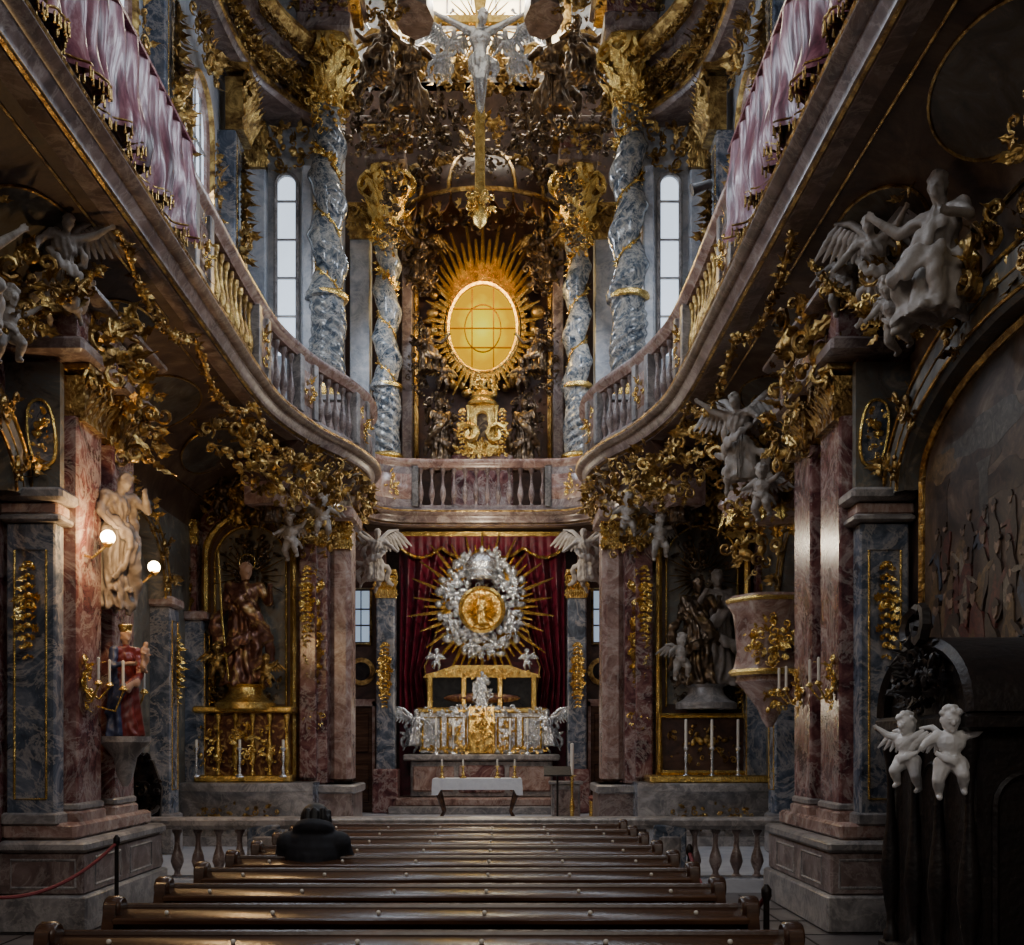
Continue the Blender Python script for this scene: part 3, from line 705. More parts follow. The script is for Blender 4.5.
def painting(sgn):
    mb=MB()
    P=[(-2.05,1.9)]+[(-2.05*cos(pi*i/20),4.15+.75*sin(pi*i/20)) for i in range(21)]+[(2.05,1.9)]
    mb.add(toside(T(prism(P,-.03,.02),(8,0,0)),4.3,sgn),FRESCO)
    mb.add(toside(T(tubebox(P+[P[0]],.08,-.05,.02),(8,0,0)),4.3,sgn),DGOLD)
    r=random.Random(5+sgn);dep=[.0305]
    def blob(y,z,ry,rz,m,lob=3,rot=0,seed=0,n=26):
        dep[0]+=.00012
        pts=[]
        for k in range(n):
            a=2*pi*k/n;q=1+.16*sin(lob*a+seed)+.09*sin(5*a+2*seed)
            u,v=ry*q*cos(a),rz*q*sin(a)
            pts.append((max(-1.98,min(1.98,y+u*cos(rot)-v*sin(rot))),max(1.95,z+u*sin(rot)+v*cos(rot))))
        mb.add(toside(T(prism(pts,-dep[0],-.03),(8,0,0)),4.3,sgn),m)
    def person(y,z,s,c,c2,seed):
        blob(y,z,.15*s,.38*s,c,3,r.uniform(-.25,.25),seed)
        blob(y+r.uniform(-.04,.04),z-.12*s,.09*s,.28*s,c2,4,r.uniform(-.4,.4),seed*2)
        hx=y+r.uniform(-.06,.06)*s
        d=r.choice((-1,1));blob(y+d*.17*s,z+.14*s,.14*s,.030*s,c2,2,r.uniform(-.8,.8),seed)
        blob(y+d*.30*s,z+(.14+.08*r.uniform(-1,1))*s,.03*s,.03*s,PA[5],2,0,seed)
        blob(hx,z+.45*s,.056*s,.072*s,PA[5],2,0,seed);blob(hx-.01,z+.50*s,.060*s,.042*s,PA[4],3,0,seed)
    for i in range(14):
        blob(r.uniform(-1.5,1.8),r.uniform(3.75,4.5),r.uniform(.25,.55),r.uniform(.07,.16),PA[(6,4,6,0,6)[i%5]] if i%3 else PA[4],5,0,i)
    for i in range(5):
        y=-1.6+.8*i;P4=[(y-.09,2.5),(y-.08,3.95),(y-.14,4.05),(y+.14,4.05),(y+.08,3.95),(y+.09,2.5)]
        dep[0]+=.00012;mb.add(toside(T(prism(P4,-dep[0],-.03),(8,0,0)),4.3,sgn),PA[6 if i%2 else 4])
    for row,(z,s,n) in enumerate(((3.35,.62,16),(2.95,.78,16),(2.45,.95,13))):
        for i in range(n):
            y=-1.85+3.7*(i+r.uniform(.2,.8))/n
            person(y,z+r.uniform(-.10,.10),s*r.uniform(.85,1.15),PA[r.choice((0,1,4,4,4))],PA[r.choice((0,3,4,1,2))],i+20*row)
    return mb.obj('wall_painting')
painting(1);painting(-1)

# ============================================================ GILDED STUCCO MASSES
def cluster(name,items,mat=DGOLD):
    mb=MB()
    for (loc,w,h,n,size,rz,seed) in items:
        mb.add(T(foliage(w,h,n,seed,size,.2),loc,(0,0,rz)),mat)
    return mb.obj(name)
for s in (-1,1):
    cluster('gilded_stucco_foliage',[((s*3.55,10.9,5.75),1.0,.8,40,.34,-s*.7,3),((s*3.6,11.9,5.2),.8,1.1,30,.3,-s*.9,4),((s*3.75,10.2,6.0),.7,.4,16,.3,-s*.4,5),((s*3.8,9.5,5.7),.7,.8,22,.3,-s*.8,6)])
    cluster('gilded_stucco_foliage',[((s*3.3,15.4,6.0),.9,.8,30,.34,-s*.7,8),((s*3.0,16.8,5.85),1.1,.8,38,.32,-s*.6,9),((s*2.75,18.0,5.75),1.3,.9,44,.3,-s*.3,10)])
    cluster('gilded_stucco_foliage',[((s*3.9,18.5,6.0),1.9,.5,50,.28,0,11),((s*2.55,18.1,5.15),.7,.6,24,.26,0,12)])
    cluster('gilded_stucco_foliage',[((s*4.1,8.2,5.4),1.4,.6,34,.3,-s*1.3,13),((s*4.0,6.5,5.7),1.6,.7,26,.3,-s*1.3,14)])
    mb=MB()
    for (a,b,sag,seed) in (((s*3.12,10.2,6.5),(s*3.1,12.6,6.45),.35,1),((s*3.1,12.6,6.45),(s*3.05,15.2,6.45),.4,2),((s*3.0,15.2,6.45),(s*2.5,17.6,6.4),.4,3),((s*3.3,10.2,6.2),(s*3.9,9.2,5.2),.1,4)):
        rr=random.Random(seed);core=[]
        for i in range(40):
            t=i/39;p=Vector(a).lerp(Vector(b),t);p.z-=sag*4*t*(1-t);core.append(p)
            for k in range(4):
                mb.add(T(LF[rr.randint(0,2)],tuple(p),(rr.uniform(-1,1),rr.uniform(0,6.3),rr.uniform(0,6.3)),rr.uniform(.05,.10)),DGOLD)
            if i%2==0: mb.add(ell(tuple(p+Vector((rr.uniform(-.03,.03),0,rr.uniform(-.03,.03)))),.035,seg=7,rings=5),DGOLD)
        mb.add(tube(core,.022,6),DGOLD)
    mb.obj('gilded_garland')
inst('stucco_angel','seated_w',(3.85,8.6,5.0),1.45,rz=-1.0)
inst('stucco_angel','angel_w',(3.75,9.6,5.35),1.0,rz=-.7,rx=.3)
inst('stucco_putto','putto_w',(3.55,10.1,5.7),.7,rz=-.5)
inst('stucco_putto','putto_w',(3.7,9.0,4.95),.65,rz=-.9,rx=.4)
inst('stucco_angel','angel_w',(-3.65,10.1,5.6),1.0,rz=.6,rx=.3)
inst('stucco_putto','putto_w',(-3.8,9.4,5.0),.7,rz=.9)
inst('stucco_angel','seated_w',(-3.85,8.6,5.0),1.3,rz=1.0,flip=-1)
inst('stucco_atlas','atlas_w',(-3.55,11.35,3.32),1.3,rz=.9)
inst('stucco_angel','angel_w',(3.4,13.8,4.9),1.3,rz=-.7,flip=-1)
inst('stucco_putto','putto_w',(3.5,13.0,4.4),.7,rz=-.6)
for s in (-1,1):
    inst('stucco_angel','angel_w',(s*2.15,22.7,4.95),1.3,rz=-s*.3,flip=s)
    inst('stucco_putto','putto_w',(s*2.5,18.0,5.1),.8,rz=-s*.2,flip=s)
    inst('stucco_putto','putto_w',(s*3.0,17.9,4.75),.8,rz=s*.2)
    inst('stucco_putto','putto_k',(s*4.2,18.2,5.5),.8,rz=s*.2)
    inst('stucco_angel','angel_k',(s*3.25,17.7,5.2),.95,rz=-s*.2,flip=s)

# ============================================================ SIDE ALTARS
def side_altar(sgn):
    S=(lambda g:g) if sgn>0 else MX
    e=bpy.data.objects.new('side_altar',None);bpy.context.collection.objects.link(e)
    cx=3.8
    mb=MB();n=20
    V=[];F=[]
    rows=[(.15,.10),(.25,.15),(.4,.0),(.7,.05),(.95,.22),(1.02,.28),(1.02,.34),(1.12,.36),(1.15,.34)]
    for z,b in rows: V+=[(cx-1.18+2.36*i/n, 17.75-b*sin(pi*i/n), z) for i in range(n+1)]
    m=n+1
    for k in range(len(rows)-1):
        for i in range(n): F.append((k*m+i,k*m+i+1,(k+1)*m+i+1,(k+1)*m+i))
    base=len(V)
    V+=[(cx-1.18,18.7,1.15),(cx+1.18,18.7,1.15)]
    F.append(tuple([(len(rows)-1)*m+i for i in range(n+1)]+[base+1,base]))
    mb.add(S((V,F)),GREY)
    mb.add(S(box(cx-1.18,cx+1.18,17.75,18.7,.15,1.14)),BLUE)
    mb.add(S(T(foliage(1.3,.4,24,2,.2,.06),(cx,17.62,.62))),DGOLD)
    mb.add(S(box(cx-1.2,cx+1.2,17.45,17.6,.15,.3)),GREY)
    mb.obj('mensa',e)
    mb=MB()
    mb.add(S(T(prism(arch_pts(.72,4.9,2.3),0,.1),(cx,18.6,0))),DARK)
    mb.add(S(T(prism(arch_pts(.6,4.85,2.45),0,.05),(cx,18.58,0))),FRESCO2)
    mb.add(S(T(tubebox(arch_pts(.74,4.9,1.2),.1,0,.3),(cx,18.4,0))),GOLD)
    mb.add(S(T(tubebox(arch_pts(.60,4.85,2.4),.03,0,.1),(cx,18.5,0))),GOLD)
    for q in (-1,1):
        mb.add(S(cbox(cx+q*1.0-.14,cx+q*1.0+.14,18.3,18.75,1.2,5.4,.02)),RED)
        mb.add(S(T(flat_cap(.3,.4,.2),(cx+q*1.0,18.35,5.1))),GOLD)
        mb.add(S(T(drop(1.2,.16,8),(cx+q*1.0,18.28,4.7))),GOLD)
    mb.add(S(T(foliage(1.5,.7,50,21,.28,.15),(cx,18.35,5.75))),DGOLD)
    mb.add(S(rays(30,.2,.62,cx,4.6,18.5,3,1.1,.02)),DGOLD)
    mb.add(S(T(foliage(1.0,1.0,40,22,.22,.08),(cx,18.5,4.9))),BRONZE)
    mb.add(S(T(foliage(1.1,.5,30,23,.22,.1),(cx,18.4,2.7))),BRONZE)
    mb.obj('retable',e)
    mb=MB()
    if sgn<0:
        mb.add(S(box(cx-.7,cx+.7,18.1,18.55,1.22,2.3)),BROWNROBE)
        mb.add(S(cbox(cx-.8,cx+.8,17.95,18.6,1.15,1.27,.02)),GOLD)
        mb.add(S(cbox(cx-.82,cx+.82,17.92,18.6,2.28,2.4,.03)),GOLD)
        for i in range(6):
            x=cx-.7+1.4*i/5;mb.add(S(T(baluster(1.0,.9),(x,18.05,1.27))),GOLD)
            mb.add(S(T(foliage(.14,.7,5,i,.12,.03),(x,17.98,1.7))),GOLD)
        mb.add(S(T(foliage(.35,.6,14,4,.2,.05),(cx,17.98,1.8))),GOLD)
        for q in (-.42,.42): mb.add(S(T(foliage(.3,.8,14,6,.16,.04),(cx+q,18.0,1.75))),GOLD)
    else:
        mb.add(S(box(cx-.72,cx+.72,18.3,18.55,1.25,2.2)),DARK)
        P=[(-.75,1.3),(-.75,2.25),(.75,2.25),(.75,1.3),(-.75,1.3)]
        mb.add(S(T(tubebox(P,.09,0,.15),(cx,18.2,0))),GOLD)
        mb.add(S(cbox(cx-1.0,cx+1.0,17.6,18.6,1.15,1.27,.02)),GOLD)
        mb.add(S(T(foliage(1.3,.7,30,24,.2,.05),(cx,18.28,1.75))),DGOLD)
    mb.obj('shrine',e)
    mb=MB()
    for i in range(3):
        x=cx-.4+.42*i if sgn>0 else cx-.7+.7*i
        y=17.75
        mb.add(S(lathe([(.07,0),(.06,.03),(.02,.06),(.03,.12),(.015,.2),(.03,.3),(.02,.42),(.05,.46),(.05,.48)],10,None,(x,y,1.24))),SILVER)
        mb.add(S(lathe([(.022,0),(.022,.45 if sgn>0 else .12),(.005,.46 if sgn>0 else .13)],8,None,(x,y,1.72))),CANDLE)
    mb.obj('candlesticks',e)
    mb=MB().add(S(lathe([(.5,0),(.5,.1),(.38,.16),(.3,.25),(.28,.35),(.34,.4)],20,None,(cx,18.15,2.35))),GOLD if sgn<0 else GREY)
    mb.obj('pedestal',e)
    return e
for s in (-1,1): side_altar(s)
inst('saint_statue','saint_b',(-3.8,18.1,2.75),2.0,rz=.2)
HP=[(.13*cos(2*pi*k/20),.13*sin(2*pi*k/20)) for k in range(21)]
mb=MB().add(tube([(-4.0,17.85,2.8),(-4.1,17.8,3.8),(-4.15,17.75,4.9)],.02,7),GOLD).add(T(tubebox(HP,.02,0,.02),(-3.77,18.15,4.78)),GOLD)
mb.obj('saint_staff_and_halo')
inst('saint_statue','saint_k',(3.65,18.1,2.75),1.75,rz=-.2)
inst('saint_statue','saint_w',(4.0,18.2,2.75),1.9,rz=.3,flip=-1)
inst('stucco_putto','putto_w',(3.35,17.9,2.8),.8,rz=.2)
inst('stucco_putto','putto_g',(-4.2,17.9,2.75),.7,rz=.2)
inst('stucco_putto','putto_g',(-3.4,17.9,2.65),.6,rz=-.2)
mb=MB()
mb.both(cbox(2.50,2.92,18.45,19.0,1.1,5.6,.02),RED)
mb.both(cbox(2.15,2.5,18.75,19.5,1.1,5.6,.08),PINK)
mb.both(cbox(2.05,2.98,18.35,19.6,.15,1.1,.03),CORN)
mb.both(cbox(2.0,3.0,18.3,19.65,.95,1.1,.03),GREY)
mb.both(cbox(2.05,3.0,18.35,19.6,5.55,5.75,.03),PINK)
mb.both(T(drop(1.4,.22,9),(2.71,18.4,4.15)),GOLD)
mb.both(T(foliage(.35,.5,16,3,.2,.08),(2.71,18.38,4.4)),GOLD)
mb.both(T(foliage(.3,.35,12,8,.16,.06),(2.71,18.38,2.2)),GOLD)
mb.both(T(flat_cap(.42,.5,.2),(2.71,18.5,5.1)),GOLD)
mb.both(T(flat_cap(.35,.5,.2),(2.32,18.8,5.1)),GOLD)
mb.obj('choir_arch_pilasters')
mb=MB()
mb.both(cbox(1.85,2.25,23.5,23.9,1.2,5.0,.03),BLUE)
mb.both(cbox(1.78,2.32,23.4,23.95,.3,1.25,.03),RED)
mb.both(T(flat_cap(.42,.6,.25),(2.05,23.6,4.9)),GOLD)
mb.both(T(drop(1.3,.2,14),(2.05,23.45,3.9)),GOLD)
mb.obj('choir_pillars')
for k,s in enumerate((-1,1)):
    S=(lambda g:g) if s>0 else MX
    mb=MB().add(S(box(2.36,2.84,23.84,23.9,.3,2.6)),WOOD)
    for z in (.5,1.6): mb.add(S(cbox(2.44,2.76,23.80,23.86,z,z+.85,.02)),WOOD)
    mb.add(S(box(2.3,2.36,23.76,23.9,.3,2.7)),PINK).add(S(box(2.84,2.9,23.76,23.9,.3,2.7)),PINK).add(S(box(2.3,2.9,23.76,23.9,2.6,2.75)),PINK)
    mb.obj('door_%d'%(k+1))
    mb=MB().add(S(box(2.42,2.80,23.84,23.88,4.0,5.1)),DAYDIM)
    for z in (4.35,4.7): mb.add(S(box(2.42,2.80,23.8,23.84,z-.015,z+.015)),BLACKW)
    mb.add(S(box(2.60,2.62,23.8,23.84,4.0,5.1)),BLACKW)
    mb.add(S(T(tubebox([(2.40,3.95),(2.40,5.15),(2.82,5.15),(2.82,3.95),(2.40,3.95)],.06,0,.08),(0,23.82,0))),DGOLD)
    mb.add(S(T(lathe([(.26,0),(.30,.02),(.30,.06),(.22,.08)],24),(2.6,23.85,3.35),(pi/2,0,0))),DGOLD)
    mb.add(S(T(lathe([(.2,0),(.2,.1)],24),(2.6,23.85,3.35),(pi/2,0,0))),GLASSDK)
    mb.obj('window_%d'%(k+2))

# ============================================================ UPPER WALLS
mb=MB()
for y in (5.2,7.8,11.3,14.8,18.6):
    mb.both(cbox(4.0,4.35,y-.32,y+.32,6.9,12.0,.02),BLUE)
    mb.both(cbox(3.92,4.35,y-.38,y+.38,6.9,8.6,.03),PINK)
    mb.both(cbox(3.88,4.35,y-.42,y+.42,8.5,8.65,.03),GREY)
    for s in (-1,1):
        mb.add(toside(T(flat_cap(.62,1.1,.3),(y,0,12.0)),4.02,s),DGOLD)
        mb.add(toside(T(drop(1.6,.25,int(y)),(y,0,11.7)),3.98,s),DGOLD)
        mb.add(toside(T(foliage(.5,.9,30,int(y)+3,.3,.1),(y,0,10.2)),3.98,s),DGOLD)
        mb.add(toside(T(tubebox([(-.2,8.9),(-.2,11.8),(.2,11.8),(.2,8.9),(-.2,8.9)],.03,0,.01),(y,0,0)),4.0,s),GOLD)
ent=[(-.4,13.1),(.3,13.1),(.33,13.16),(.36,13.18),(.36,13.28),(.3,13.3),(.3,13.85),(.34,13.9),(.42,13.92),(.44,14.0),(.55,14.08),(.6,14.16),(.75,14.2),(.75,14.33),(.65,14.36),(.6,14.44),(.3,14.5),(-.4,14.6)]
pe=catmull([(4.3,-5),(4.3,8),(4.3,15),(4.2,18.2),(3.7,19.6),(3.1,20.3),(2.6,20.5)],6)
mb.both(sweep(pe,ent),CORN)
mb.both(sweep(pe,[(.55,14.10),(.60,14.08),(.78,14.22),(.78,14.3)]),DGOLD)
mb.both(sweep(pe,[(.36,13.18),(.39,13.2),(.39,13.26),(.36,13.28)]),DGOLD)
for i in range(8,len(pe)-1):
    for u in (0,.5):
        x=pe[i][0]*(1-u)+pe[i+1][0]*u;y=pe[i][1]*(1-u)+pe[i+1][1]*u
        an=math.atan2(pe[i+1][1]-pe[i][1],pe[i+1][0]-pe[i][0])
        mb.both(T(foliage(.8,.5,12,i,.26,.08),(x-sin(an)*.34,y+cos(an)*.34,13.58),(0,0,an+pi)),DGOLD)
        mb.both(T(foliage(.6,.3,6,i+50,.2,.1),(x-sin(an)*.6,y+cos(an)*.6,13.98),(-.6,0,an+pi)),DGOLD)
mb.obj('trim_upper_entablature')
k=4
for yc in (9.55,13.05,16.7):
    for s in (-1,1):
        mb=MB()
        P=arch_pts(.62,11.3,8.9,14)
        mb.add(toside(T(prism(P,-.03,.0),(yc,0,0)),4.28,s),DAY)
        for x in (-.31,0,.31): mb.add(toside(T(box(x-.018,x+.018,-.06,-.03,8.9,11.85),(yc,0,0)),4.28,s),GREY)
        for z in (9.2,9.8,10.4,11.0): mb.add(toside(T(box(-.6,.6,-.06,-.03,z-.015,z+.015),(yc,0,0)),4.28,s),GREY)
        mb.add(toside(T(tubebox(P,.14,-.06,.1),(yc,0,0)),4.26,s),PINK)
        mb.add(toside(T(tubebox(P,.04,-.16,.1),(yc,0,0)),4.26,s),DGOLD)
        mb.add(toside(T(foliage(1.4,.7,44,int(yc),.3,.15),(yc,-.1,12.3)),4.2,s),DGOLD)
        for q in (-1,1): mb.add(toside(T(foliage(.3,1.6,24,int(yc)+q,.22,.08),(yc+q*.85,-.05,10.6)),4.2,s),DGOLD)
        mb.obj('window_%d'%k);k+=1
for s in (-1,1):
    S=(lambda g:g) if s>0 else MX
    mb=MB()
    P=arch_pts(.2,12.0,8.9,12,3.5)
    mb.add(S(T(prism(P,-.03,0),(0,20.18,0))),DAY)
    mb.add(S(T(tubebox(P,.07,-.06,.05),(0,20.14,0))),GREY)
    for z in (9.6,10.3,11.0,11.7): mb.add(S(box(3.3,3.7,20.1,20.15,z-.015,z+.015)),GREY)
    mb.add(S(cbox(3.85,4.25,19.95,20.2,6.9,12.3,.03)),PALE)
    mb.add(S(cbox(3.0,3.2,19.95,20.2,6.9,12.3,.03)),PALE)
    mb.add(S(T(flat_cap(.4,.8,.25),(4.05,20.0,12.2))),DGOLD)
    mb.add(S(T(foliage(.9,.8,34,60,.3,.12),(3.5,20.05,12.6))),DGOLD)
    mb.obj('window_%d'%k);k+=1
    mb=MB();P=arch_pts(.6,12.2,9.0,12)
    mb.add(toside(T(prism(P,-.03,0),(22.4,0,0)),3.28,s),DAY)
    mb.add(toside(T(tubebox(P,.12,-.06,.1),(22.4,0,0)),3.26,s),GREY)
    for z in (9.8,10.6,11.4): mb.add(toside(T(box(-.6,.6,-.06,-.03,z-.015,z+.015),(22.4,0,0)),3.28,s),GREY)
    mb.obj('window_%d'%k);k+=1

# ============================================================ TWISTED COLUMNS
def twisted(R0,z0,z1,turns,hand=1,seg=44,rows=170):
    V=[];F=[];H=z1-z0
    for k in range(rows+1):
        t=k/rows;z=z0+H*t;ph=hand*2*pi*turns*t
        low=t<.30
        r=R0*(1.0-.14*t);a=(.08 if low else .18)*R0*min(1,t*8,(1-t)*8)
        cx,cy=a*cos(ph),a*sin(ph)
        for i in range(seg):
            th=2*pi*i/seg
            q=1+(.02 if low else .07)*cos(th-ph)+(0 if low else .05*cos(3*(th-ph)))
            if low: q+=.15*abs(sin(2.5*(th-ph*1.1)))-.06
            if abs(t-.31)<.012: q=1.2
            V.append((cx+r*q*cos(th),cy+r*q*sin(th),z))
    for k in range(rows):
        for i in range(seg):
            j=(i+1)%seg;F.append((k*seg+i,k*seg+j,(k+1)*seg+j,(k+1)*seg+i))
    return A(V),F
def column(x,y,R0,z0,zs,zt,hand,name='twisted_column'):
    mb=MB();TN=4.6
    mb.add(cbox(x-R0*1.5,x+R0*1.5,y-R0*1.5,y+R0*1.5,6.9,z0-.45,.03),PINK)
    mb.add(cbox(x-R0*1.65,x+R0*1.65,y-R0*1.65,y+R0*1.65,z0-.5,z0-.36,.03),GREY)
    mb.add(lathe([(R0*1.45,-.36),(R0*1.5,-.3),(R0*1.45,-.22),(R0*1.2,-.18),(R0*1.15,-.12),(R0*1.3,-.08),(R0*1.3,-.03),(R0*1.05,.02)],28,None,(x,y,z0)),GOLD)
    mb.add(T(twisted(R0,z0,zs,TN,hand),(x,y,0)),TWIST)
    zr=z0+.31*(zs-z0);mb.add(lathe([(R0*1.1,-.06),(R0*1.22,-.04),(R0*1.25,0),(R0*1.22,.04),(R0*1.1,.06)],24,None,(x,y,zr)),GOLD)
    mb.add(T(corinth(R0*.95,zt-zs),(x,y,zs)),GOLD)
    # gilded fillet winding up the shaft
    H=zs-z0;pts=[]
    for i in range(200):
        t=.33+.66*i/199;a=hand*2*pi*TN*t+pi;r_=R0*(1-.14*t)
        ph=hand*2*pi*TN*t;pts.append((x+.18*R0*cos(ph)+r_*.93*cos(a),y+.18*R0*sin(ph)+r_*.93*sin(a),z0+H*t))
    mb.add(tube(pts,.018,5),GOLD)
    rr=random.Random(int(x*10))
    for i in range(200):
        t=.34+.66*i/200
        if t<.72 and i%2: continue
        p=pts[i] if i<200 else pts[-1]
        mb.add(T(LF[i%3],p,(rr.uniform(-.5,.5),rr.uniform(0,6),hand*2*pi*TN*t+pi+pi/2),.08 if t<.75 else .14),GOLD)
    mb.add(T(foliage(.7,.9,34,int(9*y),.26,.1),(x,y-R0*1.0,zs-.1)),GOLD)
    b=R0*1.55
    mb.add(cbox(x-b,x+b,y-b,y+b,zt,zt+.3,.03),CORN)
    mb.add(cbox(x-b*.9,x+b*.9,y-b*.9,y+b*.9,zt+.3,zt+.65,.02),RED)
    mb.add(cbox(x-b*1.25,x+b*1.25,y-b*1.25,y+b*1.25,zt+.65,zt+.78,.04),DGOLD)
    mb.add(cbox(x-b*1.4,x+b*1.4,y-b*1.4,y+b*1.4,zt+.78,zt+.92,.05),CORN)
    mb.add(T(foliage(b*2.2,.5,22,int(10*y),.24,.06),(x,y-b*.95,zt+.4)),DGOLD)
    return mb.obj(name)
for s in (-1,1):
    column(s*2.74,20.0,.31,8.35,13.3,14.5,s)
    column(s*2.13,24.6,.285,8.25,13.1,14.6,s)
mb=MB()
for x0,x1,y in ((1.62,1.86,25.3),(2.55,3.0,24.9),(2.95,3.3,22.9)):
    mb.both(cbox(x0,x1,y,y+.5,6.9,13.3,.02),PALE if x0>2 else CORN)
    mb.both(T(flat_cap(x1-x0,.8,.2),((x0+x1)/2,y+.05,13.2)),DGOLD)
    mb.both(cbox(x0-.06,x1+.06,y-.06,y+.5,6.9,8.3,.03),RED)
mb.obj('apse_pilasters')

# ============================================================ APSE
def ovalring(rx,rz,t,y0,d,cz=11.45,n=48):
    P=[(rx*cos(2*pi*i/n),cz+rz*sin(2*pi*i/n)) for i in range(n+1)]
    return T(tubebox(P,t,0,d),(0,y0,0))
mb=MB()
n=48
P=[(.77*cos(2*pi*i/n),11.45+1.0*sin(2*pi*i/n)) for i in range(n)]
mb.add(T(prism(P,0,.05),(0,25.60,0)),AMBER)
for x in (-.25,.25):
    h=.97*math.sqrt(1-(x/.75)**2);mb.add(box(x-.014,x+.014,25.56,25.60,11.45-h,11.45+h),LEAD)
for z in (11.0,11.45,11.9):
    w_=.76*math.sqrt(max(0,1-((z-11.45)/1.0)**2));mb.add(box(-w_,w_,25.56,25.60,z-.012,z+.012),LEAD)
mb.add(ovalring(.42,.55,.025,25.57,.03),LEAD)
mb.obj('oval_window_glass')
mb=MB()
mb.add(ovalring(.82,1.05,.10,25.50,.5),GOLD)
mb.add(ovalring(.98,1.22,.06,25.56,.3),DGOLD)
mb.add(rays(52,.9,1.40,0,11.45,25.52,3,1.2,.06),GOLD)
gs=[]
for i in range(19):
    a=radians(36+108*i/18);L_=(2.35 if i%2 else 2.0)
    p0=(.9*cos(a),11.45+1.1*sin(a));p1=(L_*cos(a)*.78,11.45+L_*sin(a));w=.07
    V=[(p0[0]-w,25.48,p0[1]),(p0[0],25.40,p0[1]),(p0[0]+w,25.48,p0[1]),(p1[0]-.03,25.44,p1[1]),(p1[0],25.36,p1[1]),(p1[0]+.03,25.44,p1[1])]
    gs.append((A(V),[(0,1,4,3),(1,2,5,4),(2,0,3,5),(3,4,5)]))
mb.add(cat(*gs),GOLD)
rr=random.Random(4)
for i in range(44):
    a=2*pi*i/44;q=rr.uniform(1.12,1.35)
    mb.add(ell((q*cos(a),25.7,11.45+q*1.15*sin(a)),(rr.uniform(.1,.2),.12,rr.uniform(.1,.17)),seg=9,rings=6),DGOLD)
mb.obj('gilded_glory')
mb=MB()
mb.add(T(prism(arch_pts(1.75,13.3,6.9,20),0,.25),(0,26.05,0)),DARK)
mb.add(T(tubebox(arch_pts(1.6,13.35,8.0,24),.16,0,.3),(0,25.85,0)),DGOLD)
V=[];F=[];nu,nv=24,8
for j_ in range(nv+1):
    for i in range(nu+1):
        a=pi*i/nu;e=pi/2*j_/nv
        V.append((1.95*cos(a)*cos(e),26.0-1.5*sin(a)*cos(e),14.1+1.4*sin(e)))
for j_ in range(nv):
    for i in range(nu): F.append((j_*(nu+1)+i,j_*(nu+1)+i+1,(j_+1)*(nu+1)+i+1,(j_+1)*(nu+1)+i))
mb.add((V,F),DARK)
for i in range(13):
    a=pi*(i+.5)/13;x=1.95*cos(a);y=26.0-1.5*sin(a)
    mb.add(T(prism([(-.22,0),(-.2,-.25),(-.08,-.42),(.08,-.42),(.2,-.25),(.22,0)],-.02,.02),(x,y,14.15),(0,0,(pi/2-a))),DARK)
    mb.add(T(leaf(.3,.12,.3),(x*1.02,y-.03,13.95),(pi,0,a-pi/2)),DGOLD)
pts=[(1.97*cos(pi*i/24),26-1.52*sin(pi*i/24),14.15) for i in range(25)]
mb.add(tube(pts,.06,7),DGOLD)
for i in range(9):
    a=pi*i/8;pp=[(1.97*cos(a)*cos(e),26-1.52*sin(a)*cos(e),14.1+1.42*sin(e)) for e in [pi/2*q/8 for q in range(9)]]
    mb.add(tube(pp,.05,6),DGOLD)
    if 0<i<8:
        for e in (.35,.75,1.1):
            mb.add(T(foliage(.5,.5,9,i*3,.24,.08),(1.97*cos(a+.2)*cos(e),26-1.56*sin(a+.2)*cos(e),14.1+1.44*sin(e)),(-e*.8,0,a+.2-pi/2)),BRONZE)
mb.add(T(foliage(2.4,.6,50,32,.3,.2),(0,25.5,13.95)),BRONZE)
mb.add(T(foliage(1.0,.8,40,31,.3,.2),(0,24.5,15.4)),DGOLD)
mb.obj('baldachin')
cluster('gilded_cloud_sculpture',[((-1.2,26.0,17.9),2.2,1.1,80,.4,0,101),((1.2,26.0,17.9),2.2,1.1,80,.4,0,102),((0,26.0,17.5),2.0,.9,60,.4,0,103)],DGOLD)
for s in (-1,1):
    inst('silver_seated_figure','seated_s',(s*1.35,25.6,17.6),1.7,rz=-s*.3,flip=s)
    inst('flying_angel','angel_s',(s*2.2,25.0,16.6),1.4,rz=-s*.3,flip=s)
